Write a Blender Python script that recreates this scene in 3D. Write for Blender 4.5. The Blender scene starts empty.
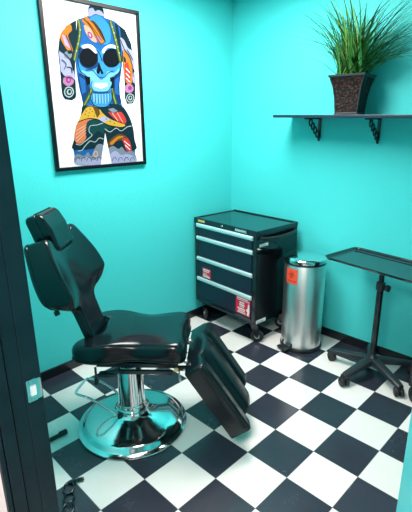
import bpy, bmesh, math, random
from mathutils import Vector, Matrix
from mathutils.geometry import tessellate_polygon
random.seed(7)
SC = bpy.context.scene
COL = SC.collection
PI = math.pi
T = 0.2286                      # floor tile
XL, YB = -1.55, 0.674           # left wall, back wall
XR, YF, ZC = 0.95, -1.708, 2.44 # right wall, front wall (room face), ceiling

# ------------------------------------------------------------------ materials
def mat(name, col, rough=.5, metal=0., spec=.5, coat=0., emit=None, es=0., bump=None, noise=None):
    m = bpy.data.materials.new(name); m.use_nodes = True
    nt = m.node_tree; b = nt.nodes['Principled BSDF']
    b.inputs['Base Color'].default_value = (*col, 1)
    b.inputs['Roughness'].default_value = rough
    b.inputs['Metallic'].default_value = metal
    b.inputs['Specular IOR Level'].default_value = spec
    b.inputs['Coat Weight'].default_value = coat
    b.inputs['Coat Roughness'].default_value = .05
    if emit:
        b.inputs['Emission Color'].default_value = (*emit, 1); b.inputs['Emission Strength'].default_value = es
    tc = nt.nodes.new('ShaderNodeTexCoord')
    if bump:   # (scale, strength, distance)
        n = nt.nodes.new('ShaderNodeTexNoise'); n.inputs['Scale'].default_value = bump[0]; n.inputs['Detail'].default_value = 3
        bp = nt.nodes.new('ShaderNodeBump'); bp.inputs['Strength'].default_value = bump[1]; bp.inputs['Distance'].default_value = bump[2]
        nt.links.new(tc.outputs['Object'], n.inputs['Vector']); nt.links.new(n.outputs['Fac'], bp.inputs['Height'])
        nt.links.new(bp.outputs['Normal'], b.inputs['Normal'])
    if noise:  # (scale, colour b)
        n = nt.nodes.new('ShaderNodeTexNoise'); n.inputs['Scale'].default_value = noise[0]; n.inputs['Detail'].default_value = 4
        r = nt.nodes.new('ShaderNodeValToRGB'); r.color_ramp.elements[0].position = .35; r.color_ramp.elements[1].position = .65
        r.color_ramp.elements[0].color = (*col, 1); r.color_ramp.elements[1].color = (*noise[1], 1)
        nt.links.new(tc.outputs['Object'], n.inputs['Vector']); nt.links.new(n.outputs['Fac'], r.inputs['Fac'])
        nt.links.new(r.outputs['Color'], b.inputs['Base Color'])
    return m

M = {}
M['wall'] = mat('teal_wall_paint', (.066, .64, .64), .55, spec=.3, bump=(95, .35, .004))
M['door_teal'] = mat('teal_door_paint', (.03, .60, .62), .45)
M['ceiling'] = mat('ceiling_paint', (.85, .85, .84), .8)
M['hall'] = mat('pale_wall_paint', (.72, .70, .70), .6)
M['black_trim'] = mat('black_baseboard', (.008, .010, .014), .25)
M['jamb'] = mat('dark_door_frame_paint', (.003, .012, .018), .4, spec=.3, bump=(30, .1, .002), noise=(14, (.005, .018, .025)))
M['vinyl'] = mat('black_vinyl', (.003, .006, .009), .18, spec=.42, bump=(16, .12, .005))
M['vinyl_leg'] = mat('black_vinyl_worn', (.004, .009, .012), .25, spec=.33, bump=(14, .25, .006))
M['black_metal'] = mat('black_enamel', (.008, .013, .018), .13, spec=.6)
M['black_side'] = mat('gloss_black_steel', (.004, .007, .010), .07, spec=.5)
M['cart_top'] = mat('gloss_black_tray', (.006, .016, .020), .1, spec=.9)
M['drawer'] = mat('dark_drawer_steel', (.008, .016, .036), .3)
M['black_plastic'] = mat('black_plastic', (.010, .012, .015), .4)
M['rubber'] = mat('black_rubber', (.012, .014, .018), .55)
M['chrome'] = mat('chrome', (.74, .76, .77), .11, metal=1)
M['alu'] = mat('satin_aluminium', (.72, .84, .86), .36, metal=.55)
M['steel'] = mat('steel_hardware', (.6, .6, .58), .3, metal=1)
M['brass'] = mat('brass', (.75, .62, .25), .35, metal=1)
M['gold'] = mat('gold_badge', (.75, .50, .14), .4)
M['white'] = mat('white_label', (.85, .86, .86), .5)
M['red'] = mat('red_label', (.70, .010, .05), .5)
M['orange_sticker'] = mat('orange_red_sticker', (.92, .09, .035), .5)
M['sticker_ink'] = mat('dark_red_ink', (.40, .02, .015), .5)
M['shelf'] = mat('navy_black_shelf', (.010, .022, .045), .35)
M['stand'] = mat('dark_grey_plastic', (.016, .022, .028), .38)
M['soil'] = mat('dark_soil', (.02, .014, .010), .9)
M['strike'] = mat('satin_nickel', (.72, .74, .72), .3, metal=1)
M['diffuser'] = mat('lit_diffuser', (.9, .9, .9), .5, emit=(1, 1, 1), es=6)
M['fixture'] = mat('white_enamel', (.8, .8, .8), .5)
# brushed can
m = mat('brushed_steel', (.70, .71, .70), .36, metal=1); M['can'] = m
nt = m.node_tree; b = nt.nodes['Principled BSDF']; b.inputs['Anisotropic'].default_value = 0.
# woven pot
m = mat('hammered_bronze_weave', (.035, .012, .008), .42, spec=.3); M['pot'] = m
nt = m.node_tree; b = nt.nodes['Principled BSDF']; tc = nt.nodes['Texture Coordinate']
v = nt.nodes.new('ShaderNodeTexVoronoi'); v.inputs['Scale'].default_value = 62
r = nt.nodes.new('ShaderNodeValToRGB'); r.color_ramp.elements[0].color = (.075, .02, .014, 1); r.color_ramp.elements[1].color = (.010, .005, .005, 1)
r.color_ramp.elements[0].position = .1; r.color_ramp.elements[1].position = .55
bp = nt.nodes.new('ShaderNodeBump'); bp.inputs['Strength'].default_value = .8; bp.inputs['Distance'].default_value = .004; bp.invert = True
nt.links.new(tc.outputs['Object'], v.inputs['Vector']); nt.links.new(v.outputs['Distance'], r.inputs['Fac']); nt.links.new(r.outputs['Color'], b.inputs['Base Color'])
nt.links.new(v.outputs['Distance'], bp.inputs['Height']); nt.links.new(bp.outputs['Normal'], b.inputs['Normal'])
M['pot_rim'] = mat('dark_bronze_rim', (.030, .028, .032), .3, spec=.6)
# grass: colour varies from blade to blade
m = mat('grass_blade', (.03, .16, .02), .45); M['grass'] = m
nt = m.node_tree; b = nt.nodes['Principled BSDF']
g = nt.nodes.new('ShaderNodeNewGeometry'); r = nt.nodes.new('ShaderNodeValToRGB'); e = r.color_ramp.elements
e[0].color = (.008, .07, .016, 1); e[1].color = (.34, .38, .10, 1)
x = e.new(.45); x.color = (.020, .15, .026, 1); x = e.new(.8); x.color = (.08, .27, .045, 1)
nt.links.new(g.outputs['Random Per Island'], r.inputs['Fac']); nt.links.new(r.outputs['Color'], b.inputs['Base Color'])
# floor: checkerboard vinyl tile, each tile very slightly different, thin seams
m = mat('checker_floor_tiles', (.8, .8, .8), .2, spec=.45); M['floor'] = m
nt = m.node_tree; b = nt.nodes['Principled BSDF']; tc = nt.nodes['Texture Coordinate']; L = nt.links.new
def N(t, **k):
    n = nt.nodes.new(t)
    for a, v_ in k.items(): setattr(n, a, v_)
    return n
def vmath(op, a, bval=None):
    n = N('ShaderNodeVectorMath', operation=op); L(a, n.inputs[0])
    if bval is not None: n.inputs[1].default_value = bval
    return n.outputs[0]
def math_(op, a, bval=None, b2=None):
    n = N('ShaderNodeMath', operation=op)
    L(a, n.inputs[0])
    if bval is not None: n.inputs[1].default_value = bval
    if b2 is not None: L(b2, n.inputs[1])
    return n.outputs[0]
sc_ = vmath('MULTIPLY', tc.outputs['Object'], (1/T, 1/T, 0)); sc_ = vmath('ADD', sc_, (100, 100, 0))
fl = vmath('FLOOR', sc_); fr = vmath('FRACTION', sc_)
sx = N('ShaderNodeSeparateXYZ'); L(fl, sx.inputs[0]); par = math_('MODULO', math_('ADD', sx.outputs[0], b2=sx.outputs[1]), 2)
wn = N('ShaderNodeTexWhiteNoise'); wn.noise_dimensions = '2D'; L(fl, wn.inputs['Vector'])
nz = N('ShaderNodeTexNoise'); nz.inputs['Scale'].default_value = 5; nz.inputs['Detail'].default_value = 6; nz.inputs['Roughness'].default_value = .65
L(tc.outputs['Object'], nz.inputs['Vector'])
mixf = math_('ADD', math_('MULTIPLY', wn.outputs['Value'], .5), b2=math_('MULTIPLY', nz.outputs['Fac'], .7))
def ramp(c0, c1, f):
    r = N('ShaderNodeValToRGB'); r.color_ramp.elements[0].color = (*c0, 1); r.color_ramp.elements[1].color = (*c1, 1)
    r.color_ramp.elements[0].position = .2; r.color_ramp.elements[1].position = .95; L(f, r.inputs[0]); return r.outputs[0]
darkc = ramp((.014, .018, .029), (.036, .042, .060), mixf); whitec = ramp((.68, .65, .62), (.82, .79, .77), mixf)
mx = N('ShaderNodeMix', data_type='RGBA'); L(par, mx.inputs[0]); L(darkc, mx.inputs[6]); L(whitec, mx.inputs[7])
sf = N('ShaderNodeSeparateXYZ'); L(fr, sf.inputs[0])
def edge(o): return math_('MINIMUM', o, b2=math_('SUBTRACT', math_('MULTIPLY', o, 0), b2=math_('SUBTRACT', o, 1)))
ex = edge(sf.outputs[0]); ey = edge(sf.outputs[1]); seam = math_('LESS_THAN', math_('MINIMUM', ex, b2=ey), .006)
mx2 = N('ShaderNodeMix', data_type='RGBA'); L(math_('MULTIPLY', seam, .75), mx2.inputs[0]); L(mx.outputs[2], mx2.inputs[6]); mx2.inputs[7].default_value = (.10, .10, .10, 1)
L(mx2.outputs[2], b.inputs['Base Color'])
rr = N('ShaderNodeMapRange'); L(nz.outputs['Fac'], rr.inputs[0]); rr.inputs[3].default_value = .16; rr.inputs[4].default_value = .34; L(rr.outputs[0], b.inputs['Roughness'])
# poster inks
INK = dict(paper=(.86, .88, .90), navy=(.008, .035, .05), blue=(.02, .16, .50), deep=(.01, .06, .20), sky=(.05, .36, .80), lightblue=(.22, .62, .92),
           white=(.85, .90, .95), black=(.004, .008, .014), orange=(.75, .25, .03), orange2=(.82, .24, .10), yellow=(.80, .48, .06), brown=(.16, .08, .02),
           red=(.75, .06, .05), peach=(.88, .50, .36), pink=(.62, .25, .50), magenta=(.35, .06, .28), lilac=(.62, .45, .72), mauve=(.50, .52, .80),
           grey=(.26, .32, .42), paleg=(.50, .62, .62), green=(.05, .12, .03), olive=(.30, .36, .08), teal=(.01, .07, .075))
for k, c in INK.items(): M['ink_' + k] = mat('ink_' + k, tuple(q * (.78 if k in ('paper', 'white') else .50) for q in c), .6, spec=.05)

# ------------------------------------------------------------------ mesh helpers
def obj(name, bm, m, parent=None, smooth=None, loc=None, recalc=True):
    me = bpy.data.meshes.new(name)
    if recalc: bmesh.ops.recalc_face_normals(bm, faces=bm.faces)
    if smooth is not None:
        for f in bm.faces: f.smooth = True
        for e in bm.edges:
            if len(e.link_faces) == 2: e.smooth = e.calc_face_angle(0) < math.radians(smooth)
    bm.to_mesh(me); bm.free()
    for x in (m if isinstance(m, (list, tuple)) else [m]): me.materials.append(x)
    o = bpy.data.objects.new(name, me); COL.objects.link(o)
    if parent: o.parent = parent
    if loc: o.location = loc
    return o
def tag(o, label=None, cat=None, group=None, kind=None):
    if label: o['label'] = label
    if cat: o['category'] = cat
    if group: o['group'] = group
    if kind: o['kind'] = kind
    return o
def thing(name, label, cat, loc=(0, 0, 0), rz=0, group=None):
    o = bpy.data.objects.new(name, None); COL.objects.link(o); o.location = loc; o.rotation_euler = (0, 0, rz)
    o.empty_display_size = .05
    return tag(o, label, cat, group)
def struct(name, bm, m, parent=None, **k):
    o = obj(name, bm, m, parent, **k); o['kind'] = 'structure'; return o
def NB(): return bmesh.new()
def box(bm, lo, hi, bev=0, seg=2, mi=0, rot=None, piv=None):
    t = bmesh.new(); bmesh.ops.create_cube(t, size=1)
    c = [(lo[i] + hi[i]) / 2 for i in range(3)]; s = [abs(hi[i] - lo[i]) for i in range(3)]
    for v in t.verts: v.co = Vector((v.co.x * s[0] + c[0], v.co.y * s[1] + c[1], v.co.z * s[2] + c[2]))
    if bev: bmesh.ops.bevel(t, geom=t.edges[:], offset=min(bev, min(s) * .45), segments=seg, affect='EDGES', profile=.5)
    if rot is not None:
        p = Vector(piv if piv else c); R_ = rot
        for v in t.verts: v.co = R_ @ (v.co - p) + p
    merge(bm, t, mi); return bm
def merge(bm, t, mi=0):
    vm = {v: bm.verts.new(v.co) for v in t.verts}
    for f in t.faces:
        try: g = bm.faces.new([vm[v] for v in f.verts]); g.material_index = mi
        except ValueError: pass
    t.free()
def frame_of(d):
    d = d.normalized(); u = d.cross(Vector((0, 0, 1)))
    if u.length < 1e-3: u = d.cross(Vector((0, 1, 0)))
    u.normalize(); return u, u.cross(d)
def tube(bm, pts, r, n=12, closed=False, mi=0, flat=1.0):
    P = [Vector(p) for p in pts]; rad = r if isinstance(r, (list, tuple)) else [r] * len(P); rings = []
    pu = None
    for i, p in enumerate(P):
        if closed: d = P[(i + 1) % len(P)] - P[i - 1]
        else: d = P[min(i + 1, len(P) - 1)] - P[max(i - 1, 0)]
        u, w = frame_of(d)
        if pu is not None:
            u = (pu - d.normalized() * pu.dot(d.normalized()))
            u = u.normalized() if u.length > 1e-6 else frame_of(d)[0]
            w = u.cross(d.normalized())
        pu = u
        rings.append([bm.verts.new(p + (u * math.cos(2 * PI * k / n) + w * flat * math.sin(2 * PI * k / n)) * rad[i]) for k in range(n)])
    m_ = len(rings)
    for i in range(m_ if closed else m_ - 1):
        a, b_ = rings[i], rings[(i + 1) % m_]
        for k in range(n):
            f = bm.faces.new((a[k], a[(k + 1) % n], b_[(k + 1) % n], b_[k])); f.material_index = mi
    if not closed:
        bm.faces.new(rings[0]).material_index = mi; bm.faces.new(rings[-1][::-1]).material_index = mi
    return bm
def lathe(bm, prof, c=(0, 0, 0), n=48, mi=0, sx=1, sy=1):
    c = Vector(c); rings = []
    for r, z in prof:
        if r < 1e-6: rings.append([bm.verts.new(c + Vector((0, 0, z)))])
        else: rings.append([bm.verts.new(c + Vector((sx * r * math.cos(2 * PI * k / n), sy * r * math.sin(2 * PI * k / n), z))) for k in range(n)])
    for a, b_ in zip(rings, rings[1:]):
        for k in range(n):
            k2 = (k + 1) % n
            q = [a[k % len(a)], a[k2 % len(a)], b_[k2 % len(b_)], b_[k % len(b_)]]
            q = [x for i, x in enumerate(q) if x not in q[:i]]
            if len(q) > 2: bm.faces.new(q).material_index = mi
    for rg, rev in ((rings[0], 1), (rings[-1], 0)):
        if len(rg) > 2: bm.faces.new(rg[::-1] if rev else rg).material_index = mi
    return bm
def cyl(bm, a, b_, r, n=20, mi=0, bev=.0):
    a, b_ = Vector(a), Vector(b_); d = (b_ - a)
    if bev: e = d.normalized() * bev; return tube(bm, [a, a + e, b_ - e, b_], [r - bev, r, r, r - bev], n, mi=mi)
    return tube(bm, [a, b_], r, n, mi=mi)
def catmull(P, n, closed=True):
    out = []; m_ = len(P)
    for i in range(m_ if closed else m_ - 1):
        if closed: a, b_, c, d = P[i - 1], P[i], P[(i + 1) % m_], P[(i + 2) % m_]
        else: a, b_, c, d = P[max(i - 1, 0)], P[i], P[i + 1], P[min(i + 2, m_ - 1)]
        for k in range(n):
            t = k / n
            out.append(tuple(.5 * (2 * b_[j] + (c[j] - a[j]) * t + (2 * a[j] - 5 * b_[j] + 4 * c[j] - d[j]) * t * t + (3 * b_[j] - a[j] - 3 * c[j] + d[j]) * t ** 3) for j in range(len(b_))))
    if not closed: out.append(tuple(P[-1]))
    return out
def resample(P, n):
    Q = P + [P[0]]; L_ = [0]
    for a, b_ in zip(Q, Q[1:]): L_.append(L_[-1] + math.dist(a, b_))
    out = []; j = 0
    for i in range(n):
        s = L_[-1] * i / n
        while L_[j + 1] < s: j += 1
        t = (s - L_[j]) / (L_[j + 1] - L_[j] + 1e-12); out.append(tuple(Q[j][k] + (Q[j + 1][k] - Q[j][k]) * t for k in range(2)))
    return out
def rrect(x0, x1, y0, y1, r, n=5):
    out = []
    for cx, cy, a0 in ((x1 - r, y1 - r, 0), (x0 + r, y1 - r, 90), (x0 + r, y0 + r, 180), (x1 - r, y0 + r, 270)):
        for k in range(n + 1):
            a = math.radians(a0 + 90 * k / n); out.append((cx + r * math.cos(a), cy + r * math.sin(a)))
    return out
def cushion(bm, outline, target, F, B, r, xf, rb=None, n=112, mi=0):
    """upholstered slab: outline in (u,v), front/back height fields F,B, edge radius r; xf maps (u,v,w) to 3D"""
    rb = rb or r; O_ = resample(outline, n); rings = []
    def ring(inset, side, drop, frac=None):
        R_ = []
        for (u, v) in O_:
            tu, tv = target(u, v); d = math.hypot(tu - u, tv - v) + 1e-9
            s = frac if frac is not None else min(inset / d, .95)
            s = max(s, min(inset / d, .95)) if frac is not None else s
            a, b_ = u + (tu - u) * s, v + (tv - v) * s
            w = F(a, b_) - drop if side > 0 else B(a, b_) + drop
            R_.append(bm.verts.new(xf(a, b_, w)))
        return R_
    for fr_ in (.95, .75, .5, .3): rings.append(ring(rb, -1, 0, fr_))
    for k in range(5):
        th = PI / 2 * (1 - k / 4); rings.append(ring(rb * (1 - math.cos(th)), -1, rb * (1 - math.sin(th))))
    for k in range(6):
        th = PI / 2 * k / 5; rings.append(ring(r * (1 - math.cos(th)), 1, r * (1 - math.sin(th))))
    for fr_ in (.2, .3, .42, .55, .68, .8, .9, .95): rings.append(ring(r, 1, 0, fr_))
    for a, b_ in zip(rings, rings[1:]):
        for k in range(n): bm.faces.new((a[k], a[(k + 1) % n], b_[(k + 1) % n], b_[k])).material_index = mi
    bm.faces.new(rings[0][::-1]); bm.faces.new(rings[-1])
    return bm
def poly(bm, pts3, mi=0):
    P = [Vector(p) for p in pts3]; vs = [bm.verts.new(p) for p in P]
    for t in tessellate_polygon([P]):
        q = [vs[k] for k in t]
        nrm = (q[1].co - q[0].co).cross(q[2].co - q[0].co)
        if nrm.length < 1e-12: continue
        if nrm.x < 0: q = q[::-1]
        try: bm.faces.new(q).material_index = mi
        except ValueError: pass
def prism(bm, pts2, xf, w0, w1, mi=0):
    a = [bm.verts.new(xf(u, v, w0)) for u, v in pts2]; b_ = [bm.verts.new(xf(u, v, w1)) for u, v in pts2]; n = len(a)
    bm.faces.new(a[::-1]).material_index = mi; bm.faces.new(b_).material_index = mi
    for k in range(n): bm.faces.new((a[k], a[(k + 1) % n], b_[(k + 1) % n], b_[k])).material_index = mi
def wheel_bm(c, r, w, ax, bm=None):
    bm = bm or NB(); c = Vector(c); ax = Vector(ax).normalized()
    prof = [(-w / 2, r * .55), (-w / 2, r * .86), (-w * .38, r * .97), (-w * .2, r), (w * .2, r), (w * .38, r * .97), (w / 2, r * .86), (w / 2, r * .55)]
    tube(bm, [c + ax * a for a, _ in prof], [q for _, q in prof], 24); return bm
def copy_tree(o, parent=None):
    c = o.copy(); COL.objects.link(c); c.parent = parent
    for ch in list(o.children): copy_tree(ch, c)
    return c

# lamps: power and colour
P_ROOM, C_ROOM = 37, (1, .90, .86)
P_HALL, C_HALL = 66, (1, .90, .86)
C_WORLD, S_WORLD = (1, .94, .91), .35
EXPO = .40

# poster drawing: (ink, outline in wall metres y,z), painted in order
ART = [
 ('navy', [(-0.657,2.102),(-0.722,2.064),(-0.768,1.999),(-0.785,1.927),(-0.784,1.836),(-0.785,1.774),(-0.786,1.711),(-0.771,1.682),(-0.728,1.678),(-0.705,1.692),(-0.697,1.736),(-0.693,1.832),(-0.683,1.896),(-0.665,1.975)]),
 ('navy', [(-0.405,2.133),(-0.329,2.094),(-0.29,2.026),(-0.274,1.931),(-0.271,1.814),(-0.279,1.706),(-0.3,1.672),(-0.347,1.668),(-0.36,1.703),(-0.357,1.786),(-0.361,1.923),(-0.385,2.032)]),
 ('blue', [(-0.562,2.196),(-0.482,2.198),(-0.47,2.141),(-0.403,2.133),(-0.365,2.1),(-0.357,1.98),(-0.368,1.884),(-0.394,1.782),(-0.396,1.72),(-0.386,1.659),(-0.344,1.607),(-0.317,1.552),(-0.303,1.442),(-0.305,1.33),(-0.316,1.295),(-0.494,1.301),(-0.526,1.495),(-0.576,1.303),(-0.735,1.316),(-0.744,1.355),(-0.751,1.416),(-0.722,1.515),(-0.695,1.571),(-0.671,1.614),(-0.66,1.66),(-0.668,1.71),(-0.68,1.748),(-0.686,1.832),(-0.683,1.896),(-0.657,2.052),(-0.648,2.107),(-0.606,2.122),(-0.579,2.135)]),
 ('navy', [(-0.56,2.195),(-0.482,2.197),(-0.473,2.149),(-0.513,2.149),(-0.538,2.16),(-0.567,2.13),(-0.579,2.139)]),
 ('mauve', [(-0.569,2.171),(-0.542,2.18),(-0.531,2.166),(-0.504,2.176),(-0.478,2.164),(-0.473,2.147),(-0.506,2.15),(-0.532,2.151),(-0.566,2.133),(-0.579,2.139)]),
 ('sky', [(-0.567,2.125),(-0.513,2.149),(-0.468,2.129),(-0.437,2.091),(-0.443,2.015),(-0.5,1.998),(-0.536,2.047),(-0.571,2.084)]),
 ('navy', [(-0.652,2.093),(-0.633,2.096),(-0.655,1.95),(-0.674,1.917),(-0.67,2.0)]),
 ('navy', [(-0.402,2.128),(-0.379,2.109),(-0.365,2.013),(-0.37,1.956),(-0.389,1.988)]),
 ('orange', [(-0.697,2.077),(-0.688,2.048),(-0.716,2.015),(-0.693,1.946),(-0.713,1.929),(-0.745,1.966),(-0.764,2.009),(-0.736,2.047)]),
 ('lilac', [(-0.751,2.02),(-0.728,2.013),(-0.708,1.975),(-0.705,1.95),(-0.739,1.967)]),
 ('mauve', [(-0.778,1.938),(-0.75,1.92),(-0.717,1.893),(-0.699,1.831),(-0.697,1.789),(-0.726,1.809),(-0.757,1.807),(-0.779,1.826),(-0.779,1.877)]),
 ('grey', [(-0.702,1.92),(-0.704,1.913),(-0.708,1.907),(-0.714,1.902),(-0.721,1.898),(-0.729,1.897),(-0.736,1.897),(-0.743,1.899),(-0.748,1.903),(-0.75,1.909),(-0.751,1.915),(-0.749,1.922),(-0.745,1.928),(-0.739,1.933),(-0.732,1.936),(-0.724,1.938),(-0.717,1.938),(-0.71,1.936),(-0.705,1.931),(-0.702,1.926)]),
 ('navy', [(-0.697,1.936),(-0.698,1.932),(-0.701,1.929),(-0.704,1.927),(-0.709,1.925),(-0.714,1.924),(-0.718,1.924),(-0.722,1.925),(-0.726,1.927),(-0.727,1.929),(-0.728,1.933),(-0.727,1.936),(-0.724,1.939),(-0.721,1.942),(-0.716,1.943),(-0.711,1.944),(-0.707,1.944),(-0.703,1.943),(-0.699,1.941),(-0.697,1.939)]),
 ('navy', [(-0.782,1.805),(-0.758,1.796),(-0.737,1.766),(-0.713,1.756),(-0.699,1.746),(-0.702,1.698),(-0.728,1.681),(-0.771,1.685),(-0.786,1.716)]),
 ('pink', [(-0.704,1.786),(-0.707,1.777),(-0.712,1.769),(-0.721,1.762),(-0.731,1.757),(-0.742,1.755),(-0.752,1.756),(-0.761,1.76),(-0.768,1.766),(-0.772,1.773),(-0.772,1.782),(-0.769,1.791),(-0.764,1.8),(-0.756,1.806),(-0.746,1.811),(-0.735,1.813),(-0.725,1.813),(-0.716,1.809),(-0.709,1.803),(-0.705,1.795)]),
 ('magenta', [(-0.722,1.788),(-0.723,1.783),(-0.726,1.778),(-0.73,1.774),(-0.735,1.772),(-0.74,1.771),(-0.745,1.771),(-0.749,1.773),(-0.752,1.777),(-0.754,1.781),(-0.754,1.786),(-0.753,1.791),(-0.75,1.795),(-0.746,1.799),(-0.741,1.802),(-0.736,1.803),(-0.731,1.802),(-0.727,1.8),(-0.724,1.797),(-0.722,1.793)]),
 ('pink', [(-0.729,1.787),(-0.729,1.785),(-0.731,1.783),(-0.733,1.781),(-0.735,1.78),(-0.737,1.779),(-0.739,1.779),(-0.741,1.78),(-0.743,1.782),(-0.744,1.784),(-0.744,1.787),(-0.743,1.789),(-0.742,1.791),(-0.74,1.793),(-0.738,1.794),(-0.735,1.795),(-0.733,1.795),(-0.731,1.794),(-0.73,1.792),(-0.729,1.79)]),
 ('paleg', [(-0.711,1.724),(-0.713,1.715),(-0.719,1.707),(-0.726,1.7),(-0.736,1.695),(-0.745,1.693),(-0.755,1.695),(-0.763,1.699),(-0.769,1.705),(-0.772,1.713),(-0.773,1.722),(-0.77,1.731),(-0.765,1.739),(-0.758,1.746),(-0.749,1.751),(-0.739,1.752),(-0.729,1.751),(-0.721,1.748),(-0.715,1.742),(-0.711,1.733)]),
 ('navy', [(-0.718,1.724),(-0.72,1.717),(-0.724,1.71),(-0.73,1.705),(-0.737,1.701),(-0.745,1.7),(-0.752,1.701),(-0.758,1.704),(-0.763,1.709),(-0.765,1.715),(-0.766,1.722),(-0.764,1.729),(-0.76,1.736),(-0.754,1.741),(-0.747,1.745),(-0.74,1.746),(-0.732,1.745),(-0.726,1.742),(-0.721,1.737),(-0.719,1.731)]),
 ('paleg', [(-0.724,1.724),(-0.725,1.719),(-0.728,1.714),(-0.732,1.71),(-0.737,1.708),(-0.742,1.707),(-0.747,1.708),(-0.751,1.71),(-0.754,1.713),(-0.756,1.718),(-0.756,1.722),(-0.755,1.727),(-0.752,1.732),(-0.748,1.736),(-0.744,1.738),(-0.738,1.739),(-0.734,1.739),(-0.729,1.737),(-0.726,1.733),(-0.724,1.729)]),
 ('navy', [(-0.729,1.726),(-0.73,1.723),(-0.732,1.72),(-0.734,1.718),(-0.736,1.716),(-0.739,1.716),(-0.742,1.716),(-0.744,1.717),(-0.746,1.719),(-0.747,1.722),(-0.747,1.725),(-0.746,1.728),(-0.745,1.731),(-0.742,1.733),(-0.74,1.734),(-0.737,1.735),(-0.734,1.735),(-0.732,1.733),(-0.73,1.731),(-0.729,1.729)]),
 ('mauve', [(-0.37,2.045),(-0.341,2.037),(-0.315,1.996),(-0.278,1.976),(-0.273,1.896),(-0.294,1.871),(-0.32,1.927),(-0.354,1.969)]),
 ('orange', [(-0.351,1.981),(-0.317,1.961),(-0.291,1.906),(-0.288,1.837),(-0.307,1.788),(-0.345,1.798),(-0.354,1.867)]),
 ('red', [(-0.348,1.902),(-0.321,1.915),(-0.303,1.847),(-0.315,1.788),(-0.348,1.81)]),
 ('white', [(-0.341,1.878),(-0.312,1.851),(-0.308,1.854),(-0.336,1.881)]),
 ('white', [(-0.343,1.849),(-0.315,1.822),(-0.31,1.825),(-0.339,1.852)]),
 ('white', [(-0.345,1.82),(-0.316,1.798),(-0.312,1.801),(-0.341,1.823)]),
 ('navy', [(-0.353,1.947),(-0.338,1.937),(-0.333,1.909),(-0.351,1.913)]),
 ('pink', [(-0.289,1.763),(-0.291,1.754),(-0.297,1.746),(-0.305,1.74),(-0.316,1.736),(-0.327,1.734),(-0.338,1.735),(-0.347,1.738),(-0.354,1.744),(-0.359,1.751),(-0.36,1.759),(-0.358,1.768),(-0.352,1.775),(-0.344,1.781),(-0.334,1.786),(-0.323,1.788),(-0.312,1.787),(-0.302,1.784),(-0.295,1.778),(-0.29,1.771)]),
 ('magenta', [(-0.301,1.765),(-0.302,1.761),(-0.305,1.757),(-0.308,1.754),(-0.313,1.752),(-0.318,1.751),(-0.322,1.752),(-0.327,1.753),(-0.33,1.756),(-0.332,1.76),(-0.332,1.764),(-0.331,1.768),(-0.329,1.771),(-0.325,1.774),(-0.321,1.776),(-0.316,1.777),(-0.311,1.777),(-0.307,1.775),(-0.304,1.773),(-0.302,1.769)]),
 ('mauve', [(-0.295,1.848),(-0.274,1.861),(-0.276,1.79),(-0.291,1.801)]),
 ('paleg', [(-0.288,1.706),(-0.291,1.697),(-0.296,1.689),(-0.303,1.683),(-0.312,1.678),(-0.322,1.677),(-0.331,1.678),(-0.34,1.682),(-0.346,1.688),(-0.35,1.695),(-0.35,1.704),(-0.348,1.712),(-0.343,1.72),(-0.336,1.726),(-0.327,1.73),(-0.318,1.732),(-0.308,1.731),(-0.3,1.728),(-0.293,1.722),(-0.289,1.714)]),
 ('navy', [(-0.295,1.705),(-0.297,1.699),(-0.301,1.692),(-0.307,1.687),(-0.314,1.684),(-0.321,1.683),(-0.329,1.684),(-0.335,1.687),(-0.34,1.691),(-0.343,1.697),(-0.344,1.704),(-0.342,1.71),(-0.338,1.717),(-0.332,1.722),(-0.326,1.725),(-0.318,1.726),(-0.311,1.725),(-0.304,1.723),(-0.299,1.718),(-0.296,1.712)]),
 ('paleg', [(-0.304,1.705),(-0.305,1.701),(-0.308,1.696),(-0.311,1.693),(-0.316,1.691),(-0.321,1.69),(-0.325,1.691),(-0.33,1.693),(-0.333,1.696),(-0.335,1.7),(-0.335,1.704),(-0.334,1.709),(-0.332,1.713),(-0.328,1.716),(-0.323,1.718),(-0.319,1.719),(-0.314,1.718),(-0.31,1.717),(-0.306,1.713),(-0.305,1.71)]),
 ('navy', [(-0.31,1.707),(-0.311,1.704),(-0.312,1.702),(-0.314,1.7),(-0.316,1.699),(-0.319,1.698),(-0.321,1.698),(-0.323,1.699),(-0.325,1.701),(-0.326,1.704),(-0.326,1.706),(-0.325,1.709),(-0.324,1.711),(-0.322,1.713),(-0.32,1.714),(-0.317,1.715),(-0.315,1.715),(-0.313,1.713),(-0.311,1.712),(-0.31,1.709)]),
 ('orange', [(-0.612,2.119),(-0.592,2.129),(-0.562,2.111),(-0.525,2.085),(-0.495,2.052),(-0.478,2.016),(-0.507,1.997),(-0.532,2.016),(-0.561,2.054),(-0.597,2.085),(-0.62,2.103)]),
 ('peach', [(-0.61,2.084),(-0.572,2.073),(-0.55,2.035),(-0.533,2.005),(-0.566,2.007),(-0.601,2.044)]),
 ('brown', [(-0.556,2.112),(-0.536,2.109),(-0.5,2.072),(-0.477,2.027),(-0.491,2.02),(-0.527,2.069)]),
 ('magenta', [(-0.563,2.044),(-0.56,2.039),(-0.559,2.033),(-0.56,2.028),(-0.563,2.024),(-0.566,2.021),(-0.571,2.02),(-0.576,2.02),(-0.581,2.022),(-0.585,2.025),(-0.589,2.03),(-0.591,2.035),(-0.592,2.04),(-0.591,2.045),(-0.589,2.049),(-0.586,2.052),(-0.581,2.053),(-0.576,2.053),(-0.571,2.051),(-0.566,2.048)]),
 ('peach', [(-0.57,2.04),(-0.569,2.037),(-0.568,2.034),(-0.568,2.032),(-0.569,2.03),(-0.571,2.028),(-0.573,2.028),(-0.575,2.028),(-0.578,2.029),(-0.58,2.031),(-0.582,2.033),(-0.583,2.036),(-0.584,2.039),(-0.584,2.042),(-0.583,2.044),(-0.581,2.045),(-0.579,2.046),(-0.577,2.045),(-0.574,2.044),(-0.572,2.042)]),
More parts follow.
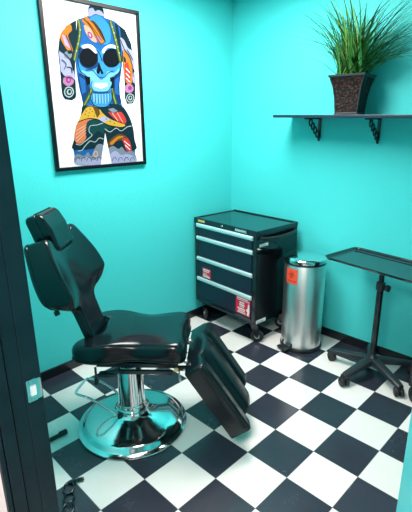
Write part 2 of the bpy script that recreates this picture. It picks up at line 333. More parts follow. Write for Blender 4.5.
 ('pink', [(-0.505,2.015),(-0.508,2.013),(-0.513,2.013),(-0.518,2.013),(-0.523,2.015),(-0.527,2.017),(-0.531,2.021),(-0.533,2.025),(-0.534,2.029),(-0.533,2.032),(-0.531,2.035),(-0.527,2.037),(-0.523,2.038),(-0.518,2.037),(-0.513,2.036),(-0.508,2.033),(-0.505,2.029),(-0.502,2.026),(-0.502,2.022),(-0.502,2.018)]),
 ('sky', [(-0.646,1.972),(-0.607,1.981),(-0.543,1.972),(-0.518,1.953),(-0.495,1.977),(-0.43,2.005),(-0.382,1.989),(-0.372,1.922),(-0.381,1.865),(-0.431,1.827),(-0.447,1.77),(-0.456,1.7),(-0.489,1.653),(-0.56,1.646),(-0.606,1.667),(-0.609,1.74),(-0.619,1.799),(-0.667,1.834),(-0.671,1.886)]),
 ('lightblue', [(-0.647,1.846),(-0.609,1.838),(-0.561,1.852),(-0.544,1.82),(-0.525,1.799),(-0.495,1.823),(-0.472,1.853),(-0.43,1.845),(-0.391,1.876),(-0.4,1.847),(-0.453,1.82),(-0.463,1.792),(-0.594,1.784),(-0.605,1.811),(-0.649,1.824)]),
 ('deep', [(-0.668,1.828),(-0.619,1.799),(-0.612,1.739),(-0.611,1.684),(-0.653,1.661),(-0.668,1.71),(-0.679,1.758)]),
 ('deep', [(-0.44,1.81),(-0.381,1.854),(-0.398,1.784),(-0.399,1.72),(-0.392,1.673),(-0.452,1.665),(-0.452,1.746)]),
 ('blue', [(-0.67,1.812),(-0.633,1.793),(-0.633,1.728),(-0.66,1.715)]),
 ('blue', [(-0.426,1.805),(-0.391,1.83),(-0.407,1.76),(-0.403,1.719),(-0.432,1.724)]),
 ('black', [(-0.634,1.815),(-0.598,1.811),(-0.599,1.773),(-0.623,1.766)]),
 ('black', [(-0.461,1.817),(-0.432,1.822),(-0.441,1.747),(-0.462,1.757)]),
 ('deep', [(-0.648,1.961),(-0.588,1.978),(-0.543,1.967),(-0.535,1.908),(-0.553,1.863),(-0.62,1.856),(-0.659,1.887)]),
 ('black', [(-0.535,1.922),(-0.54,1.905),(-0.55,1.889),(-0.565,1.876),(-0.583,1.867),(-0.602,1.862),(-0.621,1.864),(-0.637,1.87),(-0.649,1.881),(-0.656,1.895),(-0.657,1.911),(-0.653,1.927),(-0.643,1.943),(-0.628,1.956),(-0.611,1.965),(-0.592,1.97),(-0.573,1.969),(-0.556,1.963),(-0.544,1.953),(-0.536,1.938)]),
 ('black', [(-0.376,1.923),(-0.385,1.907),(-0.399,1.892),(-0.417,1.881),(-0.437,1.875),(-0.457,1.874),(-0.475,1.878),(-0.49,1.887),(-0.499,1.9),(-0.503,1.915),(-0.5,1.932),(-0.492,1.948),(-0.478,1.962),(-0.461,1.973),(-0.441,1.98),(-0.421,1.981),(-0.402,1.978),(-0.387,1.969),(-0.377,1.956),(-0.373,1.94)]),
 ('white', [(-0.634,1.973),(-0.6,1.987),(-0.562,1.981),(-0.538,1.951),(-0.552,1.944),(-0.589,1.967),(-0.629,1.961)]),
 ('white', [(-0.504,1.954),(-0.488,1.98),(-0.445,2.001),(-0.402,1.997),(-0.389,1.982),(-0.432,1.986),(-0.467,1.98),(-0.491,1.95)]),
 ('black', [(-0.53,1.898),(-0.519,1.866),(-0.504,1.837),(-0.522,1.833),(-0.525,1.849),(-0.536,1.832),(-0.552,1.839),(-0.542,1.875)]),
 ('lightblue', [(-0.587,1.79),(-0.462,1.797),(-0.458,1.769),(-0.482,1.739),(-0.579,1.735),(-0.597,1.762)]),
 ('white', [(-0.568,1.78),(-0.485,1.785),(-0.479,1.768),(-0.53,1.751),(-0.576,1.763)]),
 ('deep', [(-0.594,1.726),(-0.553,1.722),(-0.511,1.724),(-0.467,1.732),(-0.468,1.737),(-0.511,1.73),(-0.552,1.728),(-0.592,1.732)]),
 ('lightblue', [(-0.591,1.718),(-0.574,1.719),(-0.58,1.674),(-0.592,1.673)]),
 ('lightblue', [(-0.57,1.719),(-0.554,1.72),(-0.56,1.666),(-0.573,1.665)]),
 ('lightblue', [(-0.55,1.72),(-0.533,1.72),(-0.54,1.666),(-0.552,1.666)]),
 ('lightblue', [(-0.529,1.721),(-0.512,1.721),(-0.519,1.667),(-0.531,1.666)]),
 ('lightblue', [(-0.508,1.721),(-0.491,1.722),(-0.497,1.667),(-0.51,1.667)]),
 ('lightblue', [(-0.487,1.722),(-0.469,1.723),(-0.475,1.676),(-0.488,1.676)]),
 ('green', [(-0.653,2.099),(-0.648,2.053),(-0.664,1.992),(-0.69,1.928),(-0.699,1.896),(-0.679,1.894),(-0.669,1.926),(-0.643,1.991),(-0.627,2.056),(-0.631,2.105)]),
 ('olive', [(-0.646,2.101),(-0.642,2.054),(-0.657,1.992),(-0.683,1.927),(-0.693,1.895),(-0.685,1.895),(-0.676,1.927),(-0.65,1.991),(-0.634,2.055),(-0.638,2.103)]),
 ('green', [(-0.442,2.122),(-0.426,2.069),(-0.41,2.005),(-0.397,1.952),(-0.386,1.908),(-0.361,1.914),(-0.372,1.958),(-0.386,2.013),(-0.402,2.076),(-0.418,2.131)]),
 ('olive', [(-0.434,2.125),(-0.418,2.071),(-0.402,2.008),(-0.389,1.954),(-0.378,1.91),(-0.369,1.912),(-0.38,1.956),(-0.394,2.01),(-0.41,2.074),(-0.426,2.128)]),
 ('green', [(-0.605,1.748),(-0.625,1.71),(-0.656,1.664),(-0.673,1.63),(-0.653,1.624),(-0.637,1.657),(-0.605,1.703),(-0.584,1.743)]),
 ('olive', [(-0.598,1.747),(-0.619,1.707),(-0.65,1.662),(-0.667,1.628),(-0.659,1.626),(-0.643,1.66),(-0.612,1.705),(-0.591,1.745)]),
 ('green', [(-0.461,1.75),(-0.457,1.709),(-0.442,1.663),(-0.431,1.622),(-0.406,1.628),(-0.418,1.669),(-0.432,1.715),(-0.436,1.754)]),
 ('olive', [(-0.453,1.752),(-0.449,1.711),(-0.434,1.665),(-0.423,1.624),(-0.414,1.626),(-0.426,1.667),(-0.44,1.713),(-0.444,1.753)]),
 ('navy', [(-0.661,1.649),(-0.614,1.65),(-0.546,1.646),(-0.46,1.653),(-0.39,1.658),(-0.337,1.595),(-0.311,1.521),(-0.304,1.445),(-0.305,1.381),(-0.511,1.403),(-0.526,1.495),(-0.546,1.417),(-0.746,1.402),(-0.74,1.459),(-0.72,1.521),(-0.687,1.582)]),
 ('yellow', [(-0.675,1.605),(-0.642,1.644),(-0.601,1.651),(-0.554,1.64),(-0.528,1.612),(-0.488,1.583),(-0.438,1.565),(-0.387,1.553),(-0.373,1.534),(-0.426,1.529),(-0.499,1.541),(-0.554,1.565),(-0.574,1.577),(-0.634,1.582),(-0.696,1.56),(-0.703,1.56)]),
 ('brown', [(-0.601,1.651),(-0.554,1.64),(-0.55,1.606),(-0.573,1.582),(-0.589,1.628)]),
 ('mauve', [(-0.574,1.571),(-0.53,1.594),(-0.481,1.577),(-0.526,1.559),(-0.563,1.548)]),
 ('red', [(-0.492,1.618),(-0.449,1.612),(-0.397,1.619),(-0.362,1.571),(-0.379,1.546),(-0.431,1.565)]),
 ('peach', [(-0.466,1.611),(-0.426,1.563),(-0.421,1.566),(-0.461,1.614)]),
 ('peach', [(-0.429,1.614),(-0.389,1.551),(-0.384,1.554),(-0.424,1.617)]),
 ('navy', [(-0.481,1.665),(-0.408,1.666),(-0.396,1.631),(-0.463,1.624)]),
 ('grey', [(-0.491,1.635),(-0.454,1.642),(-0.419,1.625),(-0.457,1.612)]),
 ('orange2', [(-0.703,1.56),(-0.635,1.577),(-0.595,1.571),(-0.645,1.548),(-0.663,1.503),(-0.659,1.468),(-0.703,1.435),(-0.734,1.453),(-0.732,1.498)]),
 ('peach', [(-0.653,1.544),(-0.725,1.511),(-0.723,1.507),(-0.651,1.54)]),
 ('peach', [(-0.655,1.53),(-0.726,1.491),(-0.723,1.487),(-0.652,1.526)]),
 ('peach', [(-0.656,1.516),(-0.727,1.47),(-0.724,1.467),(-0.653,1.512)]),
 ('peach', [(-0.658,1.501),(-0.728,1.45),(-0.725,1.446),(-0.655,1.498)]),
 ('teal', [(-0.636,1.565),(-0.574,1.577),(-0.527,1.553),(-0.471,1.523),(-0.524,1.518),(-0.54,1.488),(-0.573,1.507),(-0.618,1.478),(-0.642,1.508),(-0.653,1.531)]),
 ('paleg', [(-0.527,1.558),(-0.577,1.544),(-0.627,1.538),(-0.638,1.502),(-0.62,1.485),(-0.648,1.464),(-0.677,1.447),(-0.704,1.431),(-0.728,1.438),(-0.73,1.433),(-0.703,1.427),(-0.674,1.443),(-0.645,1.46),(-0.614,1.484),(-0.633,1.503),(-0.624,1.535),(-0.577,1.54),(-0.526,1.554)]),
 ('paleg', [(-0.542,1.461),(-0.571,1.468),(-0.601,1.445),(-0.635,1.452),(-0.673,1.423),(-0.695,1.401),(-0.721,1.397),(-0.72,1.393),(-0.692,1.397),(-0.669,1.42),(-0.633,1.447),(-0.6,1.44),(-0.569,1.463),(-0.543,1.456)]),
 ('paleg', [(-0.524,1.516),(-0.488,1.497),(-0.442,1.52),(-0.406,1.502),(-0.356,1.526),(-0.325,1.531),(-0.327,1.536),(-0.359,1.53),(-0.406,1.506),(-0.442,1.525),(-0.488,1.502),(-0.521,1.52)]),
 ('brown', [(-0.509,1.434),(-0.477,1.463),(-0.422,1.486),(-0.37,1.472),(-0.349,1.44),(-0.403,1.448),(-0.456,1.438),(-0.496,1.415)]),
 ('orange', [(-0.494,1.433),(-0.462,1.456),(-0.423,1.474),(-0.386,1.467),(-0.432,1.455),(-0.48,1.42)]),
 ('red', [(-0.402,1.455),(-0.356,1.453),(-0.335,1.408),(-0.338,1.364),(-0.376,1.385),(-0.389,1.423)]),
 ('white', [(-0.389,1.44),(-0.345,1.407),(-0.341,1.41),(-0.386,1.443)]),
 ('white', [(-0.384,1.415),(-0.347,1.382),(-0.343,1.385),(-0.38,1.418)]),
 ('grey', [(-0.512,1.397),(-0.473,1.414),(-0.437,1.394),(-0.406,1.405),(-0.377,1.372),(-0.337,1.377),(-0.307,1.356),(-0.312,1.298),(-0.493,1.303),(-0.505,1.354)]),
 ('mauve', [(-0.496,1.366),(-0.454,1.382),(-0.418,1.355),(-0.371,1.359),(-0.31,1.336),(-0.316,1.298),(-0.494,1.303)]),
 ('grey', [(-0.746,1.367),(-0.716,1.377),(-0.684,1.364),(-0.654,1.386),(-0.636,1.361),(-0.596,1.419),(-0.567,1.43),(-0.546,1.417),(-0.563,1.357),(-0.576,1.305),(-0.735,1.317)]),
 ('mauve', [(-0.738,1.349),(-0.699,1.347),(-0.657,1.356),(-0.625,1.336),(-0.589,1.346),(-0.567,1.345),(-0.576,1.305),(-0.735,1.317)]),
 ('peach', [(-0.587,1.37),(-0.588,1.365),(-0.591,1.359),(-0.595,1.355),(-0.6,1.353),(-0.606,1.352),(-0.611,1.353),(-0.615,1.356),(-0.618,1.361),(-0.62,1.366),(-0.62,1.372),(-0.619,1.378),(-0.616,1.383),(-0.612,1.387),(-0.607,1.39),(-0.602,1.39),(-0.597,1.389),(-0.592,1.386),(-0.589,1.382),(-0.587,1.376)]),
 ('grey', [(-0.595,1.371),(-0.595,1.367),(-0.597,1.364),(-0.599,1.361),(-0.602,1.36),(-0.605,1.359),(-0.608,1.36),(-0.61,1.362),(-0.612,1.365),(-0.613,1.368),(-0.613,1.372),(-0.612,1.375),(-0.61,1.379),(-0.608,1.381),(-0.605,1.383),(-0.603,1.383),(-0.6,1.383),(-0.598,1.381),(-0.596,1.378),(-0.595,1.375)]),
 ('black', [(-0.649,1.967),(-0.663,1.924),(-0.671,1.881),(-0.662,1.838),(-0.626,1.814),(-0.61,1.783),(-0.612,1.728),(-0.601,1.666),(-0.561,1.644),(-0.496,1.648),(-0.454,1.694),(-0.442,1.758),(-0.43,1.815),(-0.382,1.858),(-0.37,1.923),(-0.375,1.99),(-0.38,1.988),(-0.375,1.922),(-0.387,1.86),(-0.434,1.817),(-0.447,1.758),(-0.459,1.695),(-0.498,1.652),(-0.559,1.648),(-0.597,1.669),(-0.608,1.729),(-0.605,1.784),(-0.622,1.816),(-0.658,1.841),(-0.666,1.881),(-0.659,1.924),(-0.645,1.966)]),
 ('deep', [(-0.621,1.845),(-0.582,1.848),(-0.558,1.829),(-0.539,1.813),(-0.502,1.813),(-0.471,1.84),(-0.435,1.853),(-0.437,1.857),(-0.474,1.843),(-0.504,1.817),(-0.536,1.817),(-0.554,1.832),(-0.58,1.853),(-0.621,1.85)]),
 ('deep', [(-0.546,1.959),(-0.528,1.945),(-0.517,1.92),(-0.512,1.904),(-0.505,1.906),(-0.511,1.922),(-0.522,1.949),(-0.541,1.963)]),
 ('deep', [(-0.589,1.79),(-0.599,1.762),(-0.58,1.734),(-0.532,1.73),(-0.48,1.738),(-0.456,1.768),(-0.46,1.77),(-0.483,1.741),(-0.531,1.734),(-0.578,1.737),(-0.594,1.763),(-0.585,1.79)]),
 ('deep', [(-0.596,1.721),(-0.594,1.667),(-0.591,1.668),(-0.592,1.721)]),
 ('deep', [(-0.576,1.721),(-0.576,1.668),(-0.572,1.668),(-0.573,1.722)]),
 ('deep', [(-0.556,1.722),(-0.557,1.668),(-0.554,1.669),(-0.553,1.723)]),
 ('deep', [(-0.536,1.723),(-0.538,1.669),(-0.535,1.669),(-0.533,1.723)]),
 ('deep', [(-0.516,1.724),(-0.519,1.669),(-0.516,1.67),(-0.512,1.724)]),
 ('deep', [(-0.495,1.725),(-0.5,1.67),(-0.497,1.67),(-0.492,1.725)]),
 ('deep', [(-0.475,1.725),(-0.481,1.671),(-0.477,1.671),(-0.471,1.726)]),
 ('black', [(-0.614,2.118),(-0.573,2.083),(-0.538,2.035),(-0.508,1.996),(-0.477,2.015),(-0.479,2.018),(-0.506,1.999),(-0.535,2.037),(-0.57,2.085),(-0.611,2.12)]),
 ('black', [(-0.564,2.109),(-0.515,2.075),(-0.48,2.015),(-0.476,2.017),(-0.511,2.077),(-0.561,2.112)]),
 ('brown', [(-0.584,2.102),(-0.542,2.061),(-0.507,2.018),(-0.503,2.02),(-0.539,2.063),(-0.581,2.104)]),
 ('black', [(-0.674,1.604),(-0.641,1.64),(-0.601,1.646),(-0.555,1.636),(-0.53,1.61),(-0.489,1.581),(-0.439,1.563),(-0.38,1.548),(-0.378,1.551),(-0.437,1.567),(-0.487,1.584),(-0.527,1.613),(-0.553,1.639),(-0.601,1.649),(-0.643,1.643),(-0.677,1.606)]),
 ('black', [(-0.702,1.558),(-0.635,1.577),(-0.575,1.572),(-0.5,1.539),(-0.427,1.527),(-0.426,1.531),(-0.498,1.543),(-0.573,1.576),(-0.635,1.581),(-0.703,1.562)]),
 ('black', [(-0.779,1.936),(-0.752,1.921),(-0.719,1.892),(-0.706,1.841),(-0.702,1.842),(-0.715,1.894),(-0.748,1.924),(-0.777,1.939)]),
 ('black', [(-0.781,1.825),(-0.759,1.8),(-0.728,1.802),(-0.699,1.783),(-0.697,1.785),(-0.726,1.805),(-0.757,1.803),(-0.778,1.827)]),
 ('black', [(-0.369,2.033),(-0.348,1.986),(-0.313,1.949),(-0.294,1.9),(-0.291,1.836),(-0.286,1.837),(-0.289,1.901),(-0.308,1.952),(-0.343,1.988),(-0.365,2.035)]),
 ('black', [(-0.73,2.013),(-0.71,1.969),(-0.701,1.94),(-0.698,1.941),(-0.707,1.971),(-0.726,2.014)]),
 ('navy', [(-0.768,1.887),(-0.746,1.869),(-0.761,1.843),(-0.757,1.842),(-0.742,1.87),(-0.764,1.89)]),
 ('navy', [(-0.74,1.852),(-0.718,1.85),(-0.715,1.825),(-0.71,1.826),(-0.713,1.853),(-0.739,1.857)]),
 ('navy', [(-0.325,1.982),(-0.305,1.956),(-0.288,1.929),(-0.283,1.931),(-0.3,1.958),(-0.321,1.985)]),
 ('navy', [(-0.741,1.337),(-0.732,1.354),(-0.721,1.356),(-0.716,1.344),(-0.713,1.345),(-0.719,1.359),(-0.734,1.356),(-0.744,1.339)]),
 ('navy', [(-0.705,1.335),(-0.696,1.352),(-0.684,1.354),(-0.679,1.342),(-0.676,1.343),(-0.682,1.357),(-0.698,1.354),(-0.708,1.336)]),
 ('navy', [(-0.668,1.333),(-0.659,1.349),(-0.647,1.352),(-0.642,1.34),(-0.639,1.341),(-0.645,1.355),(-0.661,1.352),(-0.671,1.334)]),
 ('navy', [(-0.637,1.331),(-0.628,1.348),(-0.616,1.35),(-0.611,1.338),(-0.607,1.339),(-0.614,1.353),(-0.63,1.35),(-0.641,1.332)]),
 ('navy', [(-0.599,1.328),(-0.589,1.345),(-0.577,1.348),(-0.572,1.336),(-0.569,1.337),(-0.575,1.351),(-0.592,1.348),(-0.602,1.33)]),
 ('navy', [(-0.487,1.321),(-0.477,1.339),(-0.464,1.341),(-0.458,1.329),(-0.455,1.33),(-0.462,1.344),(-0.48,1.341),(-0.49,1.322)]),
 ('navy', [(-0.442,1.318),(-0.432,1.336),(-0.418,1.339),(-0.412,1.326),(-0.409,1.327),(-0.416,1.341),(-0.434,1.338),(-0.445,1.32)]),
 ('navy', [(-0.396,1.315),(-0.385,1.333),(-0.372,1.336),(-0.366,1.323),(-0.362,1.324),(-0.37,1.339),(-0.388,1.336),(-0.399,1.317)]),
 ('navy', [(-0.348,1.312),(-0.338,1.331),(-0.324,1.333),(-0.318,1.32),(-0.314,1.321),(-0.322,1.336),(-0.341,1.333),(-0.352,1.314)]),
 ('brown', [(-0.64,1.622),(-0.642,1.619),(-0.646,1.619),(-0.648,1.622),(-0.646,1.625),(-0.642,1.625)]),
 ('brown', [(-0.621,1.611),(-0.623,1.608),(-0.627,1.608),(-0.629,1.611),(-0.627,1.614),(-0.623,1.614)]),
 ('brown', [(-0.649,1.602),(-0.651,1.599),(-0.655,1.599),(-0.656,1.602),(-0.654,1.605),(-0.65,1.605)]),
 ('brown', [(-0.6,1.619),(-0.602,1.616),(-0.606,1.616),(-0.608,1.619),(-0.606,1.622),(-0.602,1.622)]),
 ('brown', [(-0.612,1.633),(-0.614,1.63),(-0.618,1.63),(-0.62,1.633),(-0.618,1.636),(-0.614,1.636)]),
 ('brown', [(-0.58,1.611),(-0.582,1.608),(-0.587,1.608),(-0.588,1.611),(-0.586,1.614),(-0.582,1.614)]),
 ('brown', [(-0.589,1.594),(-0.591,1.591),(-0.595,1.591),(-0.597,1.594),(-0.594,1.597),(-0.59,1.597)]),
 ('brown', [(-0.629,1.594),(-0.632,1.591),(-0.636,1.591),(-0.637,1.594),(-0.635,1.597),(-0.631,1.597)]),
 ('brown', [(-0.506,1.577),(-0.508,1.574),(-0.513,1.574),(-0.515,1.577),(-0.512,1.58),(-0.508,1.58)]),
 ('brown', [(-0.478,1.562),(-0.481,1.559),(-0.485,1.559),(-0.487,1.562),(-0.485,1.565),(-0.48,1.565)]),
 ('brown', [(-0.45,1.55),(-0.453,1.547),(-0.457,1.547),(-0.459,1.55),(-0.456,1.553),(-0.452,1.553)]),
 ('paleg', [(-0.633,2.055),(-0.636,2.051),(-0.641,2.051),(-0.643,2.054),(-0.64,2.058),(-0.635,2.059)]),
 ('paleg', [(-0.64,2.024),(-0.643,2.02),(-0.648,2.019),(-0.65,2.023),(-0.648,2.026),(-0.643,2.027)]),
 ('paleg', [(-0.654,1.981),(-0.657,1.977),(-0.662,1.977),(-0.664,1.98),(-0.661,1.984),(-0.656,1.984)]),
 ('paleg', [(-0.668,1.944),(-0.671,1.94),(-0.676,1.939),(-0.678,1.943),(-0.675,1.947),(-0.67,1.947)]),
 ('paleg', [(-0.417,2.099),(-0.42,2.095),(-0.425,2.094),(-0.428,2.097),(-0.425,2.102),(-0.419,2.102)]),
 ('paleg', [(-0.406,2.068),(-0.41,2.064),(-0.415,2.063),(-0.418,2.067),(-0.415,2.071),(-0.409,2.071)]),
 ('paleg', [(-0.397,2.031),(-0.4,2.027),(-0.406,2.026),(-0.408,2.03),(-0.405,2.034),(-0.399,2.035)]),
 ('paleg', [(-0.386,1.994),(-0.389,1.99),(-0.395,1.989),(-0.398,1.992),(-0.395,1.997),(-0.389,1.997)]),
 ('paleg', [(-0.378,1.961),(-0.381,1.957),(-0.387,1.956),(-0.39,1.96),(-0.386,1.964),(-0.381,1.965)]),
 ('paper', [(-0.526,1.495),(-0.511,1.403),(-0.493,1.294),(-0.577,1.297),(-0.547,1.405)]),
 ('paper', [(-0.687,1.864),(-0.684,1.811),(-0.676,1.737),(-0.666,1.693),(-0.669,1.66),(-0.701,1.676),(-0.694,1.747),(-0.691,1.811)]),
 ('paper', [(-0.365,1.878),(-0.359,1.832),(-0.359,1.774),(-0.363,1.703),(-0.37,1.667),(-0.387,1.691),(-0.391,1.737),(-0.386,1.796)]),
]

# ------------------------------------------------------------------ the room
YO = -1.815                      # hall face of the front wall
DX0, DX1, DZ = -.068, .885, 2.05   # doorway rough opening
bm = NB(); box(bm, (XL - .1, -3.4, -.05), (XR + .5, YB + .1, 0)); struct('floor', bm, M['floor'])
bm = NB(); box(bm, (XL - .1, YF - .1, ZC), (XR + .1, YB + .1, ZC + .05)); struct('ceiling', bm, M['ceiling'])
bm = NB(); box(bm, (XL - .1, YF - .1, 0), (XL, YB + .1, ZC)); struct('wall_left', bm, M['wall'])
bm = NB(); box(bm, (XL, YB, 0), (XR, YB + .1, ZC)); struct('wall_back', bm, M['wall'])
bm = NB(); box(bm, (XR, YF - .1, 0), (XR + .1, YB + .1, ZC)); struct('wall_right', bm, M['wall'])
bm = NB(); box(bm, (XL, YO + .012, 0), (DX0, YF, ZC)); box(bm, (DX1, YO + .012, 0), (XR, YF, ZC)); box(bm, (DX0, YO + .012, DZ), (DX1, YF, ZC))
struct('wall_front', bm, M['wall'])
# ribbed pale cladding on the hall side of the front wall
bm = NB(); x = DX0 - .9
while x < DX0 - .001:
    tube(bm, [(x + .006, YO + .004, 0.0), (x + .006, YO + .004, ZC)], .0052, 8); x += .0150
box(bm, (XL, YO + .004, 0), (DX0, YO + .012, ZC))
struct('wall_hall', bm, M['hall'])
def baseboard(name, lo, hi):
    b_ = NB(); box(b_, lo, hi, .003); struct(name, b_, M['black_trim'])
H = .064
baseboard('baseboard_left', (XL, YF, 0), (XL + .012, YB, H)); baseboard('baseboard_back', (XL + .012, YB - .012, 0), (XR, YB, H))
baseboard('baseboard_right', (XR - .012, YF, 0), (XR, YB - .012, H)); baseboard('baseboard_front', (XL + .012, YF, 0), (-.14, YF + .012, H))
# door frame, in steps: rebate, stop
bm = NB()
box(bm, (DX0, -1.742, 0), (-.050, -1.700, DZ), .002); box(bm, (DX0, -1.775, 0), (-.0505, -1.742, DZ), .0015)
box(bm, (DX0, -1.806, 0), (-.046, -1.777, DZ), .002); box(bm, (DX0, YO - .004, 0), (-.050, -1.807, DZ), .002)
box(bm, (-.135, -1.712, 0), (-.060, -1.698, DZ + .06), .003)
box(bm, (.867, YO - .004, 0), (DX1, -1.700, DZ), .002); box(bm, (.862, -1.806, 0), (.867, -1.777, DZ), .002)
box(bm, (DX0, YO - .004, DZ - .018), (DX1, -1.700, DZ), .002); box(bm, (-.135, -1.712, DZ - .01), (DX1 + .06, -1.698, DZ + .06), .003)
jamb = struct('trim_1', bm, M['jamb'])
# strike plate with its lip, hole and screws
bm = NB(); o2 = rrect(-1.7375, -1.706, .9195, .9765, .006)
hole = (-1.731, -1.716, .934, .962)
X0 = -.0498
prism(bm, rrect(-1.7375, -1.731, .9195, .9765, .003), lambda u, v, w: (w, u, v), X0, X0 + .0018)
prism(bm, rrect(-1.716, -1.704, .9215, .9745, .002), lambda u, v, w: (w, u, v), X0, X0 + .0018)
box(bm, (X0, -1.732, .9195), (X0 + .0018, -1.715, .934)); box(bm, (X0, -1.732, .962), (X0 + .0018, -1.715, .9765))
tube(bm, [(X0 + .001, -1.7045, z) for z in (.924, .948, .972)], [.0018, .0022, .0018], 10)
sp = obj('strike_plate', bm, M['strike'], jamb, smooth=40); sp['label'] = 'satin metal strike plate with latch hole'
bm = NB(); box(bm, (X0 - .001, -1.731, .934), (X0 + .0006, -1.716, .962)); cup = obj('latch_hole', bm, M['white'], sp)
bm = NB()
for z in (.9265, .9695): cyl(bm, (X0 + .0012, -1.7235, z), (X0 + .0026, -1.7235, z), .0032, 12)
obj('screw', bm, M['steel'], sp)
# open teal door on the right
hx, hy = .862, -1.700; ang = math.atan2(-.866 - hy, .5235 - hx)
dr = thing('door_1', None, None, (hx, hy, 0), ang); dr['kind'] = 'structure'
bm = NB(); box(bm, (.004, -.036, .008), (.900, 0, 2.035), .002); obj('door_leaf', bm, M['door_teal'], dr)
bm = NB(); cyl(bm, (.835, -.036, 1.0), (.835, -.044, 1.0), .03, 24, bev=.002); cyl(bm, (.835, -.04, 1.0), (.835, -.07, 1.0), .011)
tube(bm, [(.835, -.064 - t, 1.0) for t in (0, .004, .012, .02, .023)], [.012, .02, .024, .018, .004], 20)
obj('door_handle', bm, M['strike'], dr, smooth=40)

# ------------------------------------------------------------------ ceiling light
def ceiling_light(loc, w, d, label):
    t = thing('ceiling_light', label, 'light', loc)
    bm = NB()
    for lo, hi in (((-w/2, -d/2, -.03), (w/2, -d/2 + .02, 0)), ((-w/2, d/2 - .02, -.03), (w/2, d/2, 0)), ((-w/2, -d/2 + .02, -.03), (-w/2 + .02, d/2 - .02, 0)), ((w/2 - .02, -d/2 + .02, -.03), (w/2, d/2 - .02, 0))): box(bm, lo, hi)
    obj('light_frame', bm, M['fixture'], t)
    bm = NB(); box(bm, (-w/2 + .02, -d/2 + .02, -.025), (w/2 - .02, d/2 - .02, -.012)); obj('diffuser', bm, M['diffuser'], t)
    return t
KX, KY, KW, KD = -.78, -.40, .60, 1.2
ceiling_light((KX, KY, ZC), KW, KD, 'white framed flat ceiling light panel above the tattoo chair')
def area(name, loc, sx, sy, power, col=(1, 1, 1), rot=(0, 0, 0)):
    l = bpy.data.lights.new(name, 'AREA'); l.shape = 'RECTANGLE'; l.size = sx; l.size_y = sy; l.energy = power; l.color = col
    o = bpy.data.objects.new(name, l); o.location = loc; o.rotation_euler = rot; COL.objects.link(o); return o
area('room_lamp', (KX, KY, ZC - .03), KW - .05, KD - .05, P_ROOM, C_ROOM)
area('hall_lamp', (.65, -2.70, 2.40), 1.0, .7, P_HALL, C_HALL)
W = bpy.data.worlds.new('hall_light'); SC.world = W; W.use_nodes = True
W.node_tree.nodes['Background'].inputs[0].default_value = (*C_WORLD, 1); W.node_tree.nodes['Background'].inputs[1].default_value = S_WORLD

# ------------------------------------------------------------------ framed poster
fp = thing('framed_poster', 'large framed tattoo-style print of a blue skull on a torso, hung on the teal wall', 'picture', (XL, -.547, 1.285))
Y0, Y1, Z0, Z1 = -.872, -.222, 1.285, 2.212; oy, oz = .547, -1.285
bm = NB(); fw, ft = .021, .022
for lo, hi in (((0, Y0, Z0), (ft, Y1, Z0 + fw)), ((0, Y0, Z1 - fw), (ft, Y1, Z1)), ((0, Y0, Z0 + fw), (ft, Y0 + fw, Z1 - fw)), ((0, Y1 - fw, Z0 + fw), (ft, Y1, Z1 - fw))):
    box(bm, (lo[0] + .001, lo[1] + oy, lo[2] + oz), (hi[0], hi[1] + oy, hi[2] + oz), .002)
obj('picture_frame', bm, mat('black_picture_frame', (.003, .004, .006), .35, spec=.25), fp)
bm = NB(); box(bm, (.002, Y0 + .01 + oy, Z0 + .01 + oz), (.0110, Y1 - .01 + oy, Z1 - .01 + oz))
pp = obj('poster_paper', bm, M['ink_paper'], fp)
inks = sorted(INK); bm = NB()
for i, (c, pts) in enumerate(ART):
    x = .0112 + i * .000025
    if len(pts) > 5 and c != 'paper' and i > 2: pts = catmull(pts, 3)
    poly(bm, [(x, y + oy, min(z, Z1 - fw - .001) + oz) for y, z in pts], inks.index(c))
art = obj('printed_artwork', bm, [M['ink_' + k] for k in inks], pp, recalc=False)
bm = NB()
for k in range(7): box(bm, (.0112, -.268 + oy, 1.36 + k * .009 + oz), (.0114, -.265 + oy, 1.366 + k * .009 + oz))
box(bm, (.0112, -.275 + oy, 1.338 + oz), (.0114, -.252 + oy, 1.342 + oz)); obj('signature', bm, M['ink_grey'], pp)

# ------------------------------------------------------------------ wall shelf, brackets
sh_t = math.radians(1.1); SX0, SX1, SY0 = -.975, .45, .44
t = thing('wall_shelf', 'long dark navy wall shelf holding the potted grass', 'shelf', (SX0, YB, 1.597), 0)
t.rotation_euler = (0, sh_t, 0)
bm = NB(); box(bm, (0, SY0 - YB, -.018), (SX1 - SX0, -.001, 0), .002); obj('shelf_board', bm, M['shelf'], t)
def shz(x): return 1.597 - (x - SX0) * math.sin(sh_t)
def bracket(x, label):
    b0 = thing('shelf_bracket', label, 'bracket', (x, YB, shz(x) - .019), 0, 'iron brackets under the wall shelf')
    b_ = NB(); box(b_, (-.0105, -.009, -.135), (.0105, -.0005, 0), .002); tube(b_, [(0, -.007, -.134), (0, -.012, -.142), (0, -.005, -.147)], .007, 8)
    obj('wall_plate', b_, M['black_trim'], b0)
    b_ = NB(); box(b_, (-.0095, -.19, -.008), (.0095, -.008, 0), .002); obj('shelf_arm', b_, M['black_trim'], b0)
    b_ = NB()   # a chain of rings down the diagonal
    for k in range(4):
        f = (k + .5) / 4; cy, cz = -.135 + f * .118, -.016 - f * .100
        tube(b_, [(0, cy + .017 * math.cos(a), cz + .021 * math.sin(a)) for a in [2 * PI * i / 14 for i in range(14)]], .0058, 7, closed=True)
    obj('scroll_brace', b_, M['black_trim'], b0, smooth=60)
bracket(-.748, 'black scrolled iron shelf bracket nearer the room corner')
bracket(-.335, 'black scrolled iron shelf bracket just right of the pot, away from the corner')

